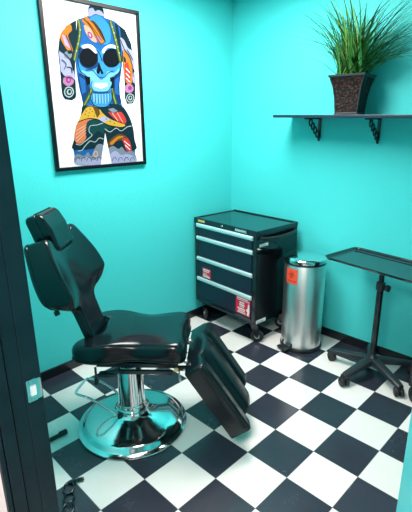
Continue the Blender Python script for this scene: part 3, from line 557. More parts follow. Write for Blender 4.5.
# ------------------------------------------------------------------ potted grass
px, py = -.475, .545; pz = shz(px) + .0015
pg = thing('potted_grass', 'dark bronze square tapered pot full of long green grass blades on the shelf', 'plant', (px, py, pz), math.radians(8))
def sq(h, z): return [(-h, -h, z), (h, -h, z), (h, h, z), (-h, h, z)]
def sqloft(b_, prof, mi=0, cap=(1, 1)):
    rings = [[b_.verts.new(p) for p in sq(h, z)] for h, z in prof]
    for a, c in zip(rings, rings[1:]):
        for k in range(4): b_.faces.new((a[k], a[(k + 1) % 4], c[(k + 1) % 4], c[k])).material_index = mi
    b_.faces.new(rings[0][::-1]); b_.faces.new(rings[-1])
bm = NB(); sqloft(bm, [(.066, .008), (.069, .04), (.074, .10), (.084, .16), (.099, .205), (.1005, .212)]); obj('pot_body', bm, M['pot'], pg)
bm = NB(); sqloft(bm, [(.071, 0), (.071, .008), (.0665, .012)]); obj('pot_foot', bm, M['pot_rim'], pg)
bm = NB()
for sx_, sy_ in ((1, 1), (1, -1), (-1, 1), (-1, -1)):
    tube(bm, [(sx_ * h, sy_ * h, z) for h, z in ((.066, .01), (.069, .04), (.074, .10), (.084, .16), (.0995, .205))], .0035, 6)
obj('pot_corner', bm, M['pot_rim'], pg)
bm = NB(); sqloft(bm, [(.100, .208), (.108, .214), (.109, .224), (.098, .224), (.096, .216)]); obj('pot_rim', bm, M['pot_rim'], pg)
bm = NB(); box(bm, (-.094, -.094, .205), (.094, .094, .2245)); obj('soil', bm, M['soil'], pg)
bm = NB(); rg = random.Random(11)
def blade(base, az, lean, L_, w, droop):
    n = 9; p = Vector(base); d = Vector((math.cos(az), math.sin(az), 0)); s = Vector((-math.sin(az), math.cos(az), 0)); ang_ = lean; prev = None
    for k in range(n + 1):
        f = k / n; ww = w * (1 - f ** 1.8) * (.75 + .5 * f) + .0003
        nn = Vector((0, 0, 1)) * math.cos(ang_) + d * math.sin(ang_); fold = nn.cross(s) * ww * .35
        cur = [bm.verts.new(p - s * ww), bm.verts.new(p + fold), bm.verts.new(p + s * ww)]
        if prev:
            bm.faces.new((prev[0], prev[1], cur[1], cur[0])); bm.faces.new((prev[1], prev[2], cur[2], cur[1]))
        prev = cur; p = p + nn * (L_ / n); ang_ += droop / n * (.4 + 1.2 * f)
        # keep in front of the wall
        wy = p.y * .9903 + p.x * .1392
        if wy > .112: p.y -= (wy - .112)
for i in range(225):
    az = rg.uniform(0, 2 * PI); lean = abs(rg.gauss(.06, .22)); L_ = rg.uniform(.20, .44); dr_ = rg.uniform(.2, .9)
    bx, by = rg.uniform(-.075, .075), rg.uniform(-.075, .075); q = rg.random()
    if q < .36: az = rg.gauss(.0, .5); lean = rg.uniform(.3, 1.1); L_ = rg.uniform(.30, .56); dr_ = rg.uniform(.4, 1.5)
    elif q < .62: az = rg.gauss(-2.5, .45); lean = rg.uniform(.12, .50); L_ = rg.uniform(.34, .54); dr_ = rg.uniform(.3, 1.3)
    elif q < .66: az = rg.gauss(-2.6, .3); lean = rg.uniform(.55, .85); L_ = rg.uniform(.34, .44); dr_ = rg.uniform(.9, 1.5)
    elif q < .72: az = rg.gauss(-1.2, .5); lean = rg.uniform(.1, .5); dr_ = rg.uniform(.8, 1.7)
    blade((bx, by, .222), az, lean, L_, rg.uniform(.0038, .0086), dr_)
for i in range(16):
    blade((rg.uniform(-.07, 0), rg.uniform(-.07, .02), .222), rg.gauss(-2.45, .25), rg.uniform(.3, .7), rg.uniform(.40, .50), rg.uniform(.0028, .0042), rg.uniform(.9, 1.7))
gr = obj('grass_blades', bm, M['grass'], pg, recalc=False)

# ------------------------------------------------------------------ tool cart
A1 = Vector((-1.527, .220, 0)); crz = math.atan2(-.050, .654)
ct = thing('tool_cart', 'black four-drawer rolling tool cart with pale handles in the room corner', 'cart', A1, crz)
CW, CD, CB, CT = .656, .436, .160, .851
FY = 0.0
bm = NB()
box(bm, (0, .012, CB), (.018, CD, CT - .012), .002); box(bm, (0, CD - .012, CB), (CW, CD, CT - .012), .002)
box(bm, (.0, 0, CB), (.040, .014, CT - .01), .003); box(bm, (CW - .036, 0, CB), (CW, .014, CT - .01), .003)
box(bm, (.018, .012, CB), (CW - .004, CD - .01, CB + .02)); box(bm, (.04, 0, CB), (CW - .036, .014, CB + .035), .003)
box(bm, (.018, .02, CB + .03), (CW - .02, CD - .014, CT - .03)) 
obj('cart_body', bm, M['black_metal'], ct)
bm = NB(); box(bm, (CW - .018, .002, CB), (CW, CD, CT - .012), .002); sd = obj('side_panel', bm, M['black_side'], ct)
# recessed top
bm = NB(); o2 = .012
box(bm, (-.004, -.006, CT - .045), (CW + .004, .016, CT), .005); box(bm, (-.004, CD - .012, CT - .030), (CW + .004, CD + .002, CT + .003), .005)
box(bm, (-.004, .016, CT - .030), (.012, CD - .012, CT), .005); box(bm, (CW - .012, .016, CT - .030), (CW + .004, CD - .012, CT), .005)
tr = obj('top_rim', bm, M['black_metal'], ct)
bm = NB(); box(bm, (.010, .014, CT - .022), (CW - .010, CD - .010, CT - .006)); obj('top_tray', bm, M['cart_top'], ct)
def tagbm(x0, x1, z0, z1, y=-.0075, th=.0015):
    b_ = NB(); box(b_, (x0, y, z0), (x1, y + th, z1)); return b_
o = obj('maker_badge', tagbm(.047, .125, .824, .840), M['gold'], ct); o['label'] = 'small gold badge'
bm = NB()
for k in range(8): box(bm, (.455 + k * .0135, -.0078, .826), (.465 + k * .0135, -.0055, .838)); 
box(bm, (.450, -.0072, .822), (.568, -.0055, .8245)); o = obj('brand_plate', bm, M['alu'], ct)
bm = NB(); cyl(bm, (.316, -.010, .832), (.316, -.004, .832), .0085, 20, bev=.001); lk = obj('lock', bm, M['chrome'], ct)
bm = NB(); box(bm, (.315, -.0108, .826), (.317, -.0095, .838)); obj('keyhole', bm, M['black_plastic'], lk)
# drawers
zt = [.812, .712, .545, .376]; zb = [.716, .549, .380, .200]
for k in range(4):
    b_ = NB(); box(b_, (.046, -.004, zb[k]), (CW - .042, .022, zt[k]), .002); d = obj('drawer', b_, M['drawer'], ct)
    b_ = NB(); h_ = .031   # pull: curled aluminium strip across the top edge
    prism(b_, [(-.0045, -h_), (-.013, -h_ + .002), (-.0165, -h_ * .55), (-.015, -.006), (-.009, -.0005), (-.0045, 0)], lambda u, v, w: (w, u, zt[k] - .001 + v), .034, CW - .028)
    obj('drawer_handle', b_, M['alu'], d)
    if k in (2, 3):
        if k == 2: x0, x1, z0, z1 = .092, .188, .382, .462
        else: x0, x1, z0, z1 = .468, .612, .208, .345
        w_, h2 = x1 - x0, z1 - z0
        lb = obj('warning_label', tagbm(x0, x1, z0, z1, -.0052), M['red'], d); lb['label'] = 'red warning label with white lettering'
        b_ = NB()
        if k == 2:
            rows = [(.08, .9, .78, .90), (.1, .85, .62, .70), (.08, .55, .40, .46), (.08, .8, .26, .32), (.08, .92, .08, .2)]
        else:
            rows = [(.10, .85, .86, .94), (.10, .95, .78, .82), (.28, .60, .62, .70), (.25, .62, .50, .58), (.28, .60, .40, .46), (.14, .68, .26, .34), (.2, .66, .16, .22), (.14, .7, .06, .12)]
        for a, c, lo_, hi_ in rows:
            x = x0 + a * w_; xe = x0 + c * w_
            while x < xe:   # letters as short strokes
                ww = w_ * random.uniform(.03, .07); box(b_, (x, -.0062, z0 + lo_ * h2), (min(x + ww, xe), -.0050, z0 + hi_ * h2)); x += ww + w_ * .02
        if k == 3:   # white hand pictogram at the right edge
            prism(b_, [(x0 + u * w_, z0 + v * h2) for u, v in ((.80, .06), (.92, .05), (.97, .30), (.95, .55), (.93, .74), (.86, .66), (.84, .46), (.76, .36), (.74, .28), (.82, .26))], lambda u, v, w: (u, w, v), -.0062, -.0050)
        obj('label_print', b_, M['white'], lb)
# lower skirt bar
bm = NB(); box(bm, (.03, -.002, CB - .004), (CW - .03, .03, CB + .014), .004); obj('lower_skirt', bm, M['drawer'], ct)
# side handle: bowed bar on end blocks
bm = NB(); tube(bm, catmull([(CW + .002, .03, .800), (CW + .022, .07, .792), (CW + .034, .22, .785), (CW + .022, .37, .792), (CW + .002, .41, .800)], 6, False), .010, 10, flat=1.3)
obj('push_handle', bm, M['black_plastic'], ct, smooth=50)
bm = NB(); box(bm, (CW, .03, .735), (CW + .0015, .115, .755)); o = obj('side_label', bm, M['white'], ct)
bm = NB()
for k in range(3): box(bm, (CW + .0012, .035, .738 + k * .006), (CW + .002, .10 - .01 * k, .740 + k * .006))
obj('label_print', bm, M['ink_grey'], o)
bm = NB(); box(bm, (CW, .012, .165), (CW + .0015, .115, .190)); o = obj('side_label', bm, M['white'], ct)
bm = NB()
for k in range(3): box(bm, (CW + .0012, .02, .169 + k * .007), (CW + .002, .10 - .015 * k, .171 + k * .007))
obj('label_print', bm, M['ink_grey'], o)
def cart_caster(x, y, a):
    b_ = NB(); R_ = .048
    ca, sa = math.cos(a), math.sin(a)
    cyl(b_, (x, y, CB - .001), (x, y, CB - .014), .024, 18)
    cx, cy = x - .022 * ca, y - .022 * sa
    for s in (-1, 1):
        ox, oy_ = -sa * s * .019, ca * s * .019
        prism(b_, [(-.022, .0), (.026, 0), (.020, -.03), (-.012, -.105), (-.030, -.105), (-.038, -.075)], lambda u, v, w: (x + u * ca + ox - sa * w, y + u * sa + oy_ + ca * w, CB - .012 + v), -.0015, .0015)
    box(b_, (x - .024, y - .021, CB - .016), (x + .024, y + .021, CB - .010), rot=Matrix.Rotation(a, 3, 'Z'))
    o = obj('caster', b_, M['black_metal'], ct)
    b_ = wheel_bm((cx, cy, R_), R_, .026, (-sa, ca, 0)); obj('wheel', b_, M['rubber'], o, smooth=40)
    b_ = NB(); cyl(b_, (cx - sa * -.016, cy + ca * -.016, R_), (cx - sa * .016, cy + ca * .016, R_), .02, 18); obj('wheel_hub', b_, M['steel'], o)
cart_caster(.055, .05, 2.6); cart_caster(CW - .045, .048, math.radians(215)); cart_caster(.055, CD - .05, 1.2); cart_caster(CW - .05, CD - .05, .5)

# ------------------------------------------------------------------ step can
cx, cy = -.646, .424; R0 = .140
cn = thing('step_trash_can', 'brushed steel step trash can with domed lid and orange biohazard sticker', 'trash can', (cx, cy, 0))
bm = NB(); lathe(bm, [(R0 - .004, .026), (R0, .028), (R0, .630), (R0 - .002, .633)], n=64); obj('can_body', bm, M['can'], cn, smooth=50)
bm = NB(); lathe(bm, [(R0 - .01, .002), (R0 + .006, .002), (R0 + .007, .012), (R0 + .006, .024), (R0 + .001, .030), (R0 - .02, .030)], n=64); obj('base_ring', bm, M['black_plastic'], cn, smooth=40)
bm = NB(); lathe(bm, [(R0 - .01, .631), (R0 + .002, .632), (R0 + .003, .641), (R0, .645), (R0 - .01, .645)], n=64); obj('lid_gasket', bm, M['black_plastic'], cn, smooth=40)
bm = NB(); lathe(bm, [(R0 - .006, .645), (R0 + .004, .646), (R0 + .005, .655), (R0 + .003, .669), (R0 - .004, .676), (R0 - .014, .679), (R0 - .03, .681), (.06, .686), (0, .688)], n=64); obj('lid', bm, M['chrome'], cn, smooth=35)
ha = math.radians(158)
bm = NB(); box(bm, (R0 - .004, -.045, .585), (R0 + .022, .045, .659), .008)
for v in bm.verts: v.co = Matrix.Rotation(ha, 3, 'Z') @ v.co
obj('lid_hinge', bm, M['black_plastic'], cn, smooth=40)
pa = math.radians(-103)
bm = NB(); Rz = Matrix.Rotation(pa, 3, 'Z')
box(bm, (R0 - .01, -.040, .010), (R0 + .030, .040, .024), .006); box(bm, (R0 + .018, -.046, .012), (R0 + .052, .046, .030), .009, 3)
for v in bm.verts: v.co = Rz @ v.co
pd = obj('foot_pedal', bm, M['black_plastic'], cn, smooth=40)
bm = NB(); prism(bm, rrect(-.052, .052, .030, .062, .014), lambda u, v, w: Rz @ Vector(((R0 + w) * math.cos(u / R0), (R0 + w) * math.sin(u / R0), v)), .0005, .004); obj('pedal_slot', bm, M['black_plastic'], cn)
# curved sticker, symbol made of arcs
sa0 = math.radians(-96)
def cp(s, z, w): return Vector(((R0 + w) * math.cos(sa0 + s / R0), (R0 + w) * math.sin(sa0 + s / R0), z))
bm = NB(); n = 10; g = [[bm.verts.new(cp(-.046 + .092 * i / n, z, .0012)) for i in range(n + 1)] for z in (.503, .610)]
for i in range(n): bm.faces.new((g[0][i], g[0][i + 1], g[1][i + 1], g[1][i]))
stk = obj('biohazard_sticker', bm, M['orange_sticker'], cn, smooth=60); stk['label'] = 'orange-red biohazard sticker'
bm = NB()
def arc(cu, cv, r, w, a0, a1, n=16):
    P = [[(cu + (r + q) * math.cos(a0 + (a1 - a0) * i / n), cv + (r + q) * math.sin(a0 + (a1 - a0) * i / n)) for i in range(n + 1)] for q in (-w / 2, w / 2)]
    V = [[bm.verts.new(cp(u, v, .0022)) for u, v in row] for row in P]
    for i in range(n): bm.faces.new((V[0][i], V[0][i + 1], V[1][i + 1], V[1][i]))
cz_ = .567
arc(0, cz_, .0125, .0035, 0, 2 * PI, 24)
for k in range(3):
    a = PI / 2 + k * 2 * PI / 3; arc(.0155 * math.cos(a), cz_ + .0155 * math.sin(a), .0125, .0045, a + .45 - 2 * PI + .3, a - .75, 20)
for k in range(11):
    if k % 4 == 3: continue
    u = -.033 + k * .0063; V = [bm.verts.new(cp(u + a, z, .0022)) for a, z in ((0, .518), (.0045, .518), (.0045, .528), (0, .528))]; bm.faces.new(V)
obj('biohazard_symbol', bm, M['sticker_ink'], stk)

# ------------------------------------------------------------------ instrument stand
hx_, hy_ = -.11, .412
ms = thing('instrument_stand', 'black rolling instrument stand with a flat tray on a single pole', 'stand', (hx_, hy_, 0))
bm = NB(); lathe(bm, [(.030, .072), (.034, .078), (.036, .105), (.030, .118), (.020, .128), (.017, .145), (.0, .145)], n=28); obj('base_hub', bm, M['stand'], ms, smooth=40)
for k in range(5):
    a = math.radians((187, 258, 330, 42, 116)[k]); r_ = .235 if k == 4 else .262; d = Vector((math.cos(a), math.sin(a), 0)); s = Vector((-d.y, d.x, 0))
    bm = NB(); rings = []
    for q, w, h0, h1 in ((.02, .028, .070, .116), (.08, .026, .074, .112), (.16, .024, .070, .100), (r_ - .02, .022, .062, .088), (r_ + .014, .017, .056, .080)):
        rings.append([bm.verts.new(d * q + s * a_ + Vector((0, 0, z))) for a_, z in ((-w, h0), (w, h0), (w, h1 - .006), (w * .55, h1), (-w * .55, h1), (-w, h1 - .006))])
    for A_, B_ in zip(rings, rings[1:]):
        for j in range(6): bm.faces.new((A_[j], A_[(j + 1) % 6], B_[(j + 1) % 6], B_[j]))
    bm.faces.new(rings[0][::-1]); bm.faces.new(rings[-1]); lg = obj('leg', bm, M['stand'], ms, smooth=40)
    ca_ = a + (.5, 1.2, -.4, .8, .3)[k]; w_ax = Vector((-math.sin(ca_), math.cos(ca_), 0)); c = d * r_ + Vector((0, 0, .029))
    bm = NB(); wheel_bm(c + w_ax * .015, .029, .020, w_ax, bm); wheel_bm(c - w_ax * .015, .029, .020, w_ax, bm)
    cs = obj('caster', bm, M['rubber'], lg, smooth=40)
    bm = NB(); cyl(bm, d * r_ + Vector((0, 0, .026)), d * r_ + Vector((0, 0, .072)), .008, 12); box(bm, (c.x - .014, c.y - .014, .034), (c.x + .014, c.y + .014, .056), .006); obj('caster_hood', bm, M['stand'], cs, smooth=40)
bm = NB(); cyl(bm, (0, 0, .14), (0, 0, .60), .0195, 24); cyl(bm, (0, 0, .60), (0, 0, .728), .0155, 20); pl_ = obj('pole', bm, M['black_metal'], ms, smooth=40)
bm = NB(); cyl(bm, (0, 0, .570), (0, 0, .622), .027, 20, bev=.004); cl = obj('collar', bm, M['stand'], ms, smooth=40)
ka = Vector((.80, -.15, 0)).normalized()
bm = NB(); cyl(bm, ka * .015 + Vector((0, 0, .595)), ka * .042 + Vector((0, 0, .595)), .006, 10)
tube(bm, [ka * .034 + Vector((0, 0, .595)), ka * .040 + Vector((0, 0, .595)), ka * .056 + Vector((0, 0, .595)), ka * .060 + Vector((0, 0, .595))], [.012, .021, .021, .012], 8); obj('knob', bm, M['black_plastic'], cl)
tz = .752; trz = math.radians(-8.5); tc_ = Vector((-.138 - hx_, .387 - hy_, 0)) + Vector((math.cos(trz), math.sin(trz), 0)) * .040
def tx(u, v, w): return Vector((tc_.x + u * math.cos(trz) - v * math.sin(trz), tc_.y + u * math.sin(trz) + v * math.cos(trz), tz + w))
bm = NB(); TW, TD = .300, .165
prof = [(0, -.016), (-.006, -.017), (.0, .0)]
rings = []
for off, w in ((-.030, -.018), (-.012, -.016), (-.006, -.010), (-.003, .0), (.0, .003), (.006, .004), (.006, .002), (-.001, -.001), (-.008, -.010), (-.014, -.0135), (-.032, -.0145)):
    rings.append([bm.verts.new(tx(u, v, w)) for u, v in rrect(-TW - off * 0 + (-off), TW + off, -TD - off, TD + off, max(.03 + off, .008), 6)])
for A_, B_ in zip(rings, rings[1:]):
    for j in range(len(A_)): bm.faces.new((A_[j], A_[(j + 1) % len(A_)], B_[(j + 1) % len(A_)], B_[j]))
bm.faces.new(rings[0][::-1]); bm.faces.new(rings[-1]); obj('tray', bm, M['cart_top'], ms, smooth=40)
bm = NB()
for s in (-1, 1): tube(bm, [tx(-.12, s * .12, -.023), tx(0, s * .12, -.023), tx(.12, s * .12, -.023)], .005, 8)
tube(bm, [tx(0, -.12, -.023), tx(0, .12, -.023)], .006, 8); box(bm, (-.03, -.03, tz - .030), (.03, .03, tz - .020), .003); obj('tray_support', bm, M['black_metal'], ms)

# ------------------------------------------------------------------ rolling cabinet at the right edge
rc = thing('rolling_cabinet', 'black rolling cabinet cut off by the right edge of the view, beside the instrument stand', 'cabinet', (.165, .262, 0), math.radians(-3))
bm = NB(); box(bm, (0, 0, .10), (.40, .36, .62), .012, 3); obj('cabinet_body', bm, M['black_plastic'], rc)
for k in range(3):
    bm = NB(); box(bm, (.018, -.012, .125 + k * .165), (.382, .002, .275 + k * .165), .006); d = obj('drawer', bm, M['black_metal'], rc)
    bm = NB(); tube(bm, catmull([(.13, -.012, .24 + k * .165), (.135, -.034, .24 + k * .165), (.265, -.034, .24 + k * .165), (.27, -.012, .24 + k * .165)], 4, False), .005, 8); obj('drawer_handle', bm, M['alu'], d)
for x, y in ((.028, .030), (.345, .025), (.045, .325), (.355, .325)):
    bm = NB(); wheel_bm((x, y, .043), .043, .03, (.75, .66, 0), bm); c = obj('caster', bm, M['rubber'], rc, smooth=40)
    bm = NB(); cyl(bm, (x, y, .05), (x, y, .102), .010, 12); obj('caster_stem', bm, M['black_metal'], c)

# ------------------------------------------------------------------ tattoo chair
th = math.radians(42)
ch = thing('tattoo_chair', 'black vinyl hydraulic tattoo chair with chrome disc base, backrest up and leg rest lowered', 'chair', (-.82, -.94, 0), th)
# local axes: x forward (towards the leg rest), y to the sitter's left (away from the doorway)
bm = NB(); lathe(bm, [(.270, .001), (.286, .002), (.290, .006), (.288, .011), (.270, .016), (.262, .020), (.252, .034), (.240, .040), (.20, .048), (.14, .062), (.105, .074), (.090, .084), (.084, .090), (.082, .100), (.0, .100)], n=96)
bs = obj('disc_base', bm, M['chrome'], ch, smooth=28); bs['label'] = 'round polished chrome base'
bm = NB(); lathe(bm, [(.080, .098), (.081, .110), (.075, .116), (.073, .122), (.0725, .135), (.071, .138), (.069, .142), (.064, .36), (.063, .364), (.055, .366), (0, .366)], n=64)
po = obj('hydraulic_column', bm, M['chrome'], ch, smooth=28)
bm = NB(); cyl(bm, (0, 0, .36), (0, 0, .40), .045, 32); obj('piston_rod', bm, M['chrome'], ch, smooth=40)
# pump pedal: bent chrome rod
bm = NB(); pts = catmull([(-.050, -.070, .082), (-.12, -.072, .135), (-.200, -.072, .190), (-.262, -.070, .212), (-.278, -.045, .216), (-.270, .030, .214), (-.262, .066, .214), (-.245, .075, .212), (-.195, .074, .200), (-.12, .072, .150), (-.058, .06, .092)], 6, False)
tube(bm, pts, .0066, 12); obj('pump_pedal', bm, M['chrome'], ch, smooth=60)
bm = NB(); box(bm, (-.062, -.084, .070), (-.036, -.056, .104), .006); obj('pedal_pivot', bm, M['black_metal'], ch)
bm = NB(); box(bm, (-.066, .05, .075), (-.040, .072, .104), .006); obj('pedal_pivot', bm, M['black_metal'], ch)
# frame
bm = NB(); box(bm, (-.06, -.06, .395), (.06, .06, .412), .004); box(bm, (-.10, -.115, .412), (.25, .115, .464), .006)
for s in (-1, 1): box(bm, (-.02, s * .125 - .008, .376), (.245, s * .125 + .008, .398), .003); box(bm, (-.13, s * .125 - .01, .415), (.27, s * .125 + .01, .438), .003)
tube(bm, [(-.02, -.12, .40), (-.05, -.12, .385), (-.12, -.12, .375)], .008, 8)
obj('seat_frame', bm, M['black_metal'], ch)
bm = NB(); prism(bm, [(-.06, .372), (.07, .372), (.085, .412), (-.03, .412)], lambda u, v, w: (u, w, v), -.05, .05); obj('swivel_bracket', bm, M['chrome'], ch)
# levers
bm = NB(); cyl(bm, (-.137, -.13, .41), (-.137, -.13, .345), .006, 10); tube(bm, [(-.137, -.13, .352), (-.137, -.13, .345), (-.137, -.13, .318), (-.137, -.13, .312)], [.007, .011, .012, .006], 12); obj('recline_lever', bm, M['black_plastic'], ch, smooth=40)
bm = NB(); tube(bm, [(-.02, -.135, .395), (-.035, -.14, .378), (-.045, -.14, .374), (-.118, -.14, .374), (-.126, -.14, .375)], [.006, .006, .011, .0115, .006], 12); obj('height_lever', bm, M['black_plastic'], ch, smooth=40)
# seat
def sc_out():
    h = [(.300, 0), (.306, .10), (.305, .17), (.290, .200), (.24, .204), (.16, .198), (.08, .190), (.01, .198), (-.06, .214), (-.13, .222), (-.200, .208), (-.236, .172), (-.226, .138), (-.175, .124), (-.140, .10), (-.130, .05)]
    return h + [(-.130, 0)] + [(a, -b_) for a, b_ in h[1:][::-1]]
out = catmull(sc_out(), 6)
def seatF(u, v): return .570 - .014 * max(0, (-u - .03) / .18) ** 2 - .008 * (v / .2) ** 2 - .008 * max(0, (u - .24) / .06) ** 2 - .012 * math.exp(-((abs(v) - .18) / .05) ** 2) * math.exp(-((u - .10) / .08) ** 2)
bm = NB(); cushion(bm, out, lambda u, v: (min(max(u, .03), .2), v * .5), seatF, lambda u, v: .462, .036, lambda u, v, w: Vector((u, v + .018, w)), rb=.02)
obj('seat', bm, M['vinyl'], ch, smooth=60)
bm = NB(); tube(bm, [(u * .999, v * .999 + .018, .476) for u, v in resample(out, 90)], .0042, 6, closed=True); obj('seat_piping', bm, M['vinyl'], ch, smooth=60)
# backrest
lean = .325; eh = Vector((-lean, 0, 1)).normalized(); ew = Vector((1, 0, lean)).normalized(); bo = Vector((-.118, 0, .50))
def bx3(u, v, w): return bo + eh * u + ew * w + Vector((0, v, 0))
hb = [(-.02, 0), (-.02, .08), (-.015, .105), (.05, .108), (.16, .112), (.222, .118), (.245, .150), (.256, .210), (.276, .246), (.325, .262), (.41, .255), (.490, .230), (.552, .200), (.584, .180), (.592, .160), (.583, .134), (.555, .114), (.525, .100), (.515, .06)]
out = catmull(hb + [(.515, 0)] + [(a, -b_) for a, b_ in hb[1:][::-1]], 5)
def bw3(u, v, w):     # the wings' undersides slope up towards the back
    k = min(max((abs(v) - .11) / .06, 0), 1) * min(max((.48 - u) / .18, 0), 1)
    return bx3(u + k * max(0, -w) * .48, v, w)
def bF(u, v):
    k = min(max((u - .20) / .12, 0), 1)
    return k * (.92 - 1.5 * max(0, min(u, .6) - .30)) * v * v + .004 * k
def bB(u, v):
    k = min(max((u - .215) / .07, 0), 1); k = k * k * (3 - 2 * k)
    return -.052 - .062 * k + .35 * v * v * k
bm = NB(); cushion(bm, out, lambda u, v: (min(max(u, .06), .44), v * .15), bF, bB, .022, bw3, rb=.020, n=144); obj('backrest', bm, M['vinyl'], ch, smooth=60)
bm = NB(); tube(bm, [bw3(u, v, bB(u, v) + .022) for u, v in resample(out, 120)], .0036, 6, closed=True); obj('backrest_piping', bm, M['vinyl'], ch, smooth=60)
bm = NB(); box(bm, (-.175, -.085, .40), (-.140, .085, .50), .006); box(bm, (-.19, -.06, .405), (-.09, -.035, .44), .003); box(bm, (-.19, .035, .405), (-.09, .06, .44), .003)
box(bm, (-.135, .112, .530), (-.085, .137, .566), .006); obj('backrest_hinge', bm, M['black_metal'], ch)
bm = NB()
tube(bm, [bx3(.302, -.17, -.085), bx3(.268, -.17, -.085), bx3(.262, -.17, -.085), bx3(.245, -.17, -.085)], [.007, .007, .013, .013], 12)
obj('wing_knob', bm, M['black_plastic'], ch)
# headrest
def hF(u, v): return .018 + .25 * v * v - .25 * max(0, (u - .62)) 
bm = NB(); cushion(bm, rrect(.508, .700, -.104, .104, .022), lambda u, v: (.60, v * .2), hF, lambda u, v: -.082, .020, bx3, rb=.018, n=96); obj('headrest', bm, M['vinyl'], ch, smooth=60)
bm = NB(); tube(bm, [bx3(u, v, -.030) for u, v in resample(rrect(.506, .702, -.106, .106, .022), 60)], .0042, 6, closed=True)
tube(bm, [bx3(.56, 0, -.09), bx3(.56, 0, -.13)], .008, 8); obj('headrest_piping', bm, M['vinyl'], ch, smooth=60)
bm = NB(); box(bm, (0, 0, 0), (1, 1, 1))
for v in bm.verts: v.co = bx3(.30 + v.co.x * .30, -.02 + v.co.y * .04, -.112 + v.co.z * .008)
obj('headrest_bar', bm, M['chrome'], ch)
# leg rest
el = Vector((.535, 0, -.845)).normalized(); en = Vector((.845, 0, .535)).normalized(); lo_ = Vector((.408, 0, .494))
def lx(u, v, w): return lo_ + el * u + en * w + Vector((0, v, 0))
def lF(u, v):
    e_ = min(1, max(0, u / .05)); g_ = math.exp(-((v + .115) / .027) ** 2) + math.exp(-((v - .115) / .027) ** 2)
    return -.032 * g_ * (.35 + .65 * e_) + .006 * math.cos(v / .225 * PI * 1.5) - .012 * (1 - e_) ** 2
out = [(0.0, -.21), (-.012, -.1), (-.014, 0), (-.012, .1), (0, .21), (.012, .222), (.12, .226), (.28, .226), (.392, .222), (.405, .21), (.407, .1), (.407, 0), (.407, -.1), (.405, -.21), (.392, -.222), (.28, -.226), (.12, -.226), (.012, -.222)]
bm = NB(); cushion(bm, catmull(out, 8), lambda u, v: (min(max(u, .05), .36), v * .97 if abs(u - .2) > .15 else v * .2), lF, lambda u, v: -.086, .011, lx, rb=.006, n=160)
# replaced below by a lofted pad so that the channels run cleanly
bm.free(); bm = NB(); NV, rings = 60, []
def lsec(u, ins, wtop):
    P = []
    hw = .228 - ins
    for k in range(NV + 1):
        v = -hw + 2 * hw * k / NV; ed = hw - abs(v); rr_ = .012; dz = rr_ - math.sqrt(max(rr_ ** 2 - max(rr_ - ed, 0) ** 2, 0)); P.append((v, lF(u, v) - dz - wtop))
    P += [(hw, -.05), (hw - .002, -.112 + wtop * .3), (hw * .5, -.115 + wtop * .3), (0, -.115 + wtop * .3), (-hw * .5, -.115 + wtop * .3), (-hw + .002, -.112 + wtop * .3), (-hw, -.05)]
    return [bm.verts.new(lx(u, v, w)) for v, w in P]
us = [(-.010, .012, .020), (-.008, .006, .008), (-.002, .001, .002), (.010, 0, 0)] + [(.01 + .39 * k / 22, 0, 0) for k in range(1, 22)] + [(.400, .0, .001), (.406, .002, .005), (.409, .008, .012)]
rings = [lsec(*q) for q in us]
for A_, B_ in zip(rings, rings[1:]):
    n_ = len(A_)
    for j in range(n_): bm.faces.new((A_[j], A_[(j + 1) % n_], B_[(j + 1) % n_], B_[j]))
bm.faces.new(rings[0][::-1]); bm.faces.new(rings[-1]); obj('leg_rest', bm, M['vinyl_leg'], ch, smooth=50)
for s in (-1, 1):
    bm = NB(); tube(bm, [lx(u, s * .229, -.012) for u in (0, .1, .2, .3, .4)], .0035, 6)
    obj('leg_rest_piping', bm, M['vinyl_leg'], ch, smooth=60)
bm = NB(); P0 = lx(.05, 0, -.09)
for s in (-1, 1): box(bm, (.25, s * .13 - .012, .405), (.352, s * .13 + .012, .425), .004)
box(bm, (.315, -.15, .402), (.335, .15, .428), .004); obj('leg_rest_hinge', bm, M['black_metal'], ch)
for v, z, x in ((-.13, .412, .300), (-.13, .452, .308), (.10, .44, .308)):
    bm = NB(); tube(bm, [(x, v - .012, z), (x, v - .004, z), (x, v + .008, z), (x, v + .014, z)], [.006, .011, .011, .006], 12); obj('hinge_bolt', bm, M['steel'], ch, smooth=40)
bm = NB()
tube(bm, [(.275, -.14, .405), (.278, -.142, .372)], .004, 8); tube(bm, [(.278, -.142, .374), (.278, -.142, .366), (.279, -.142, .350)], [.007, .009, .005], 10)
obj('release_pin', bm, M['steel'], ch, smooth=40)
bm = NB(); tube(bm, [(.262, -.146, .414), (.262, -.128, .414)], .011, 12); o = obj('brass_bolt', bm, M['brass'], ch); o['label'] = 'brass coloured bolt'

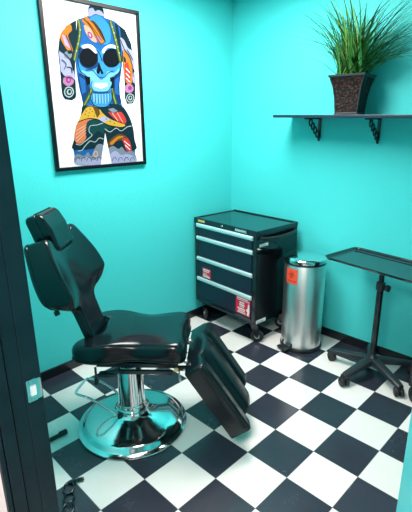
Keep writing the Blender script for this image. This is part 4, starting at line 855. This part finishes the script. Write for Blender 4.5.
# ------------------------------------------------------------------ things on the floor by the door frame
rod = thing('black_rod', 'short black rod with a thicker end, on the floor by the dark door frame', 'rod', (-.994, -1.245, .0))
bm = NB(); cyl(bm, (-.016, -.30, .010), (0, -.03, .0115), .0110, 16, bev=.001); obj('rod_tube', bm, M['black_plastic'], rod, smooth=40)
bm = NB(); cyl(bm, (-.0012, -.034, .0145), (.0008, .006, .0145), .0142, 18, bev=.002); obj('rod_cap', bm, M['rubber'], rod, smooth=40)
chn = thing('iron_chain', 'short black iron chain with a clasp, on the floor beside the door frame', 'chain', (-.60, -1.42, 0))
pts = [(-.652, -1.412), (-.602, -1.438), (-.553, -1.466), (-.505, -1.493)]
for i, (x, y) in enumerate(pts):
    bm = NB(); a0 = math.atan2(-.028, .040); tilt = .14 if i % 2 else -.10
    P = []
    for k in range(24):
        a = 2 * PI * k / 24; u, v = .031 * math.cos(a), .0215 * math.sin(a)
        P.append((x + .60 + u * math.cos(a0) - v * math.sin(a0), y + 1.42 + u * math.sin(a0) + v * math.cos(a0), .0068 + abs(tilt) * .026 + u * tilt))
    tube(bm, P, .0042, 8, closed=True); obj('chain_link', bm, M['black_metal'], chn, smooth=60)
bm = NB(); tube(bm, [(-.080, .020, .009), (-.074, .036, .010), (-.066, .050, .010), (-.060, .062, .011), (-.050, .082, .010)], [.007, .009, .006, .009, .007], 10); obj('clasp', bm, M['black_metal'], chn, smooth=40)

# ------------------------------------------------------------------ camera
cd = bpy.data.cameras.new('camera'); cam = bpy.data.objects.new('camera', cd); COL.objects.link(cam); SC.camera = cam
r_ = Vector((0.710593, 0.703545, -0.009022)); u_ = Vector((-0.200027, 0.214291, 0.956069)); f_ = Vector((-0.674571, 0.677572, -0.293002))
cam.matrix_world = Matrix(((r_.x, u_.x, -f_.x, 0.85805), (r_.y, u_.y, -f_.y, -2.05501), (r_.z, u_.z, -f_.z, 1.54123), (0, 0, 0, 1)))
cd.sensor_fit = 'HORIZONTAL'; cd.sensor_width = 36; cd.lens = 430.444 * 36 / 412; cd.clip_start = .02
vs = SC.view_settings; vs.view_transform = 'Standard'; vs.look = 'None'; vs.gamma = 1; vs.use_curve_mapping = False; vs.exposure = EXPO
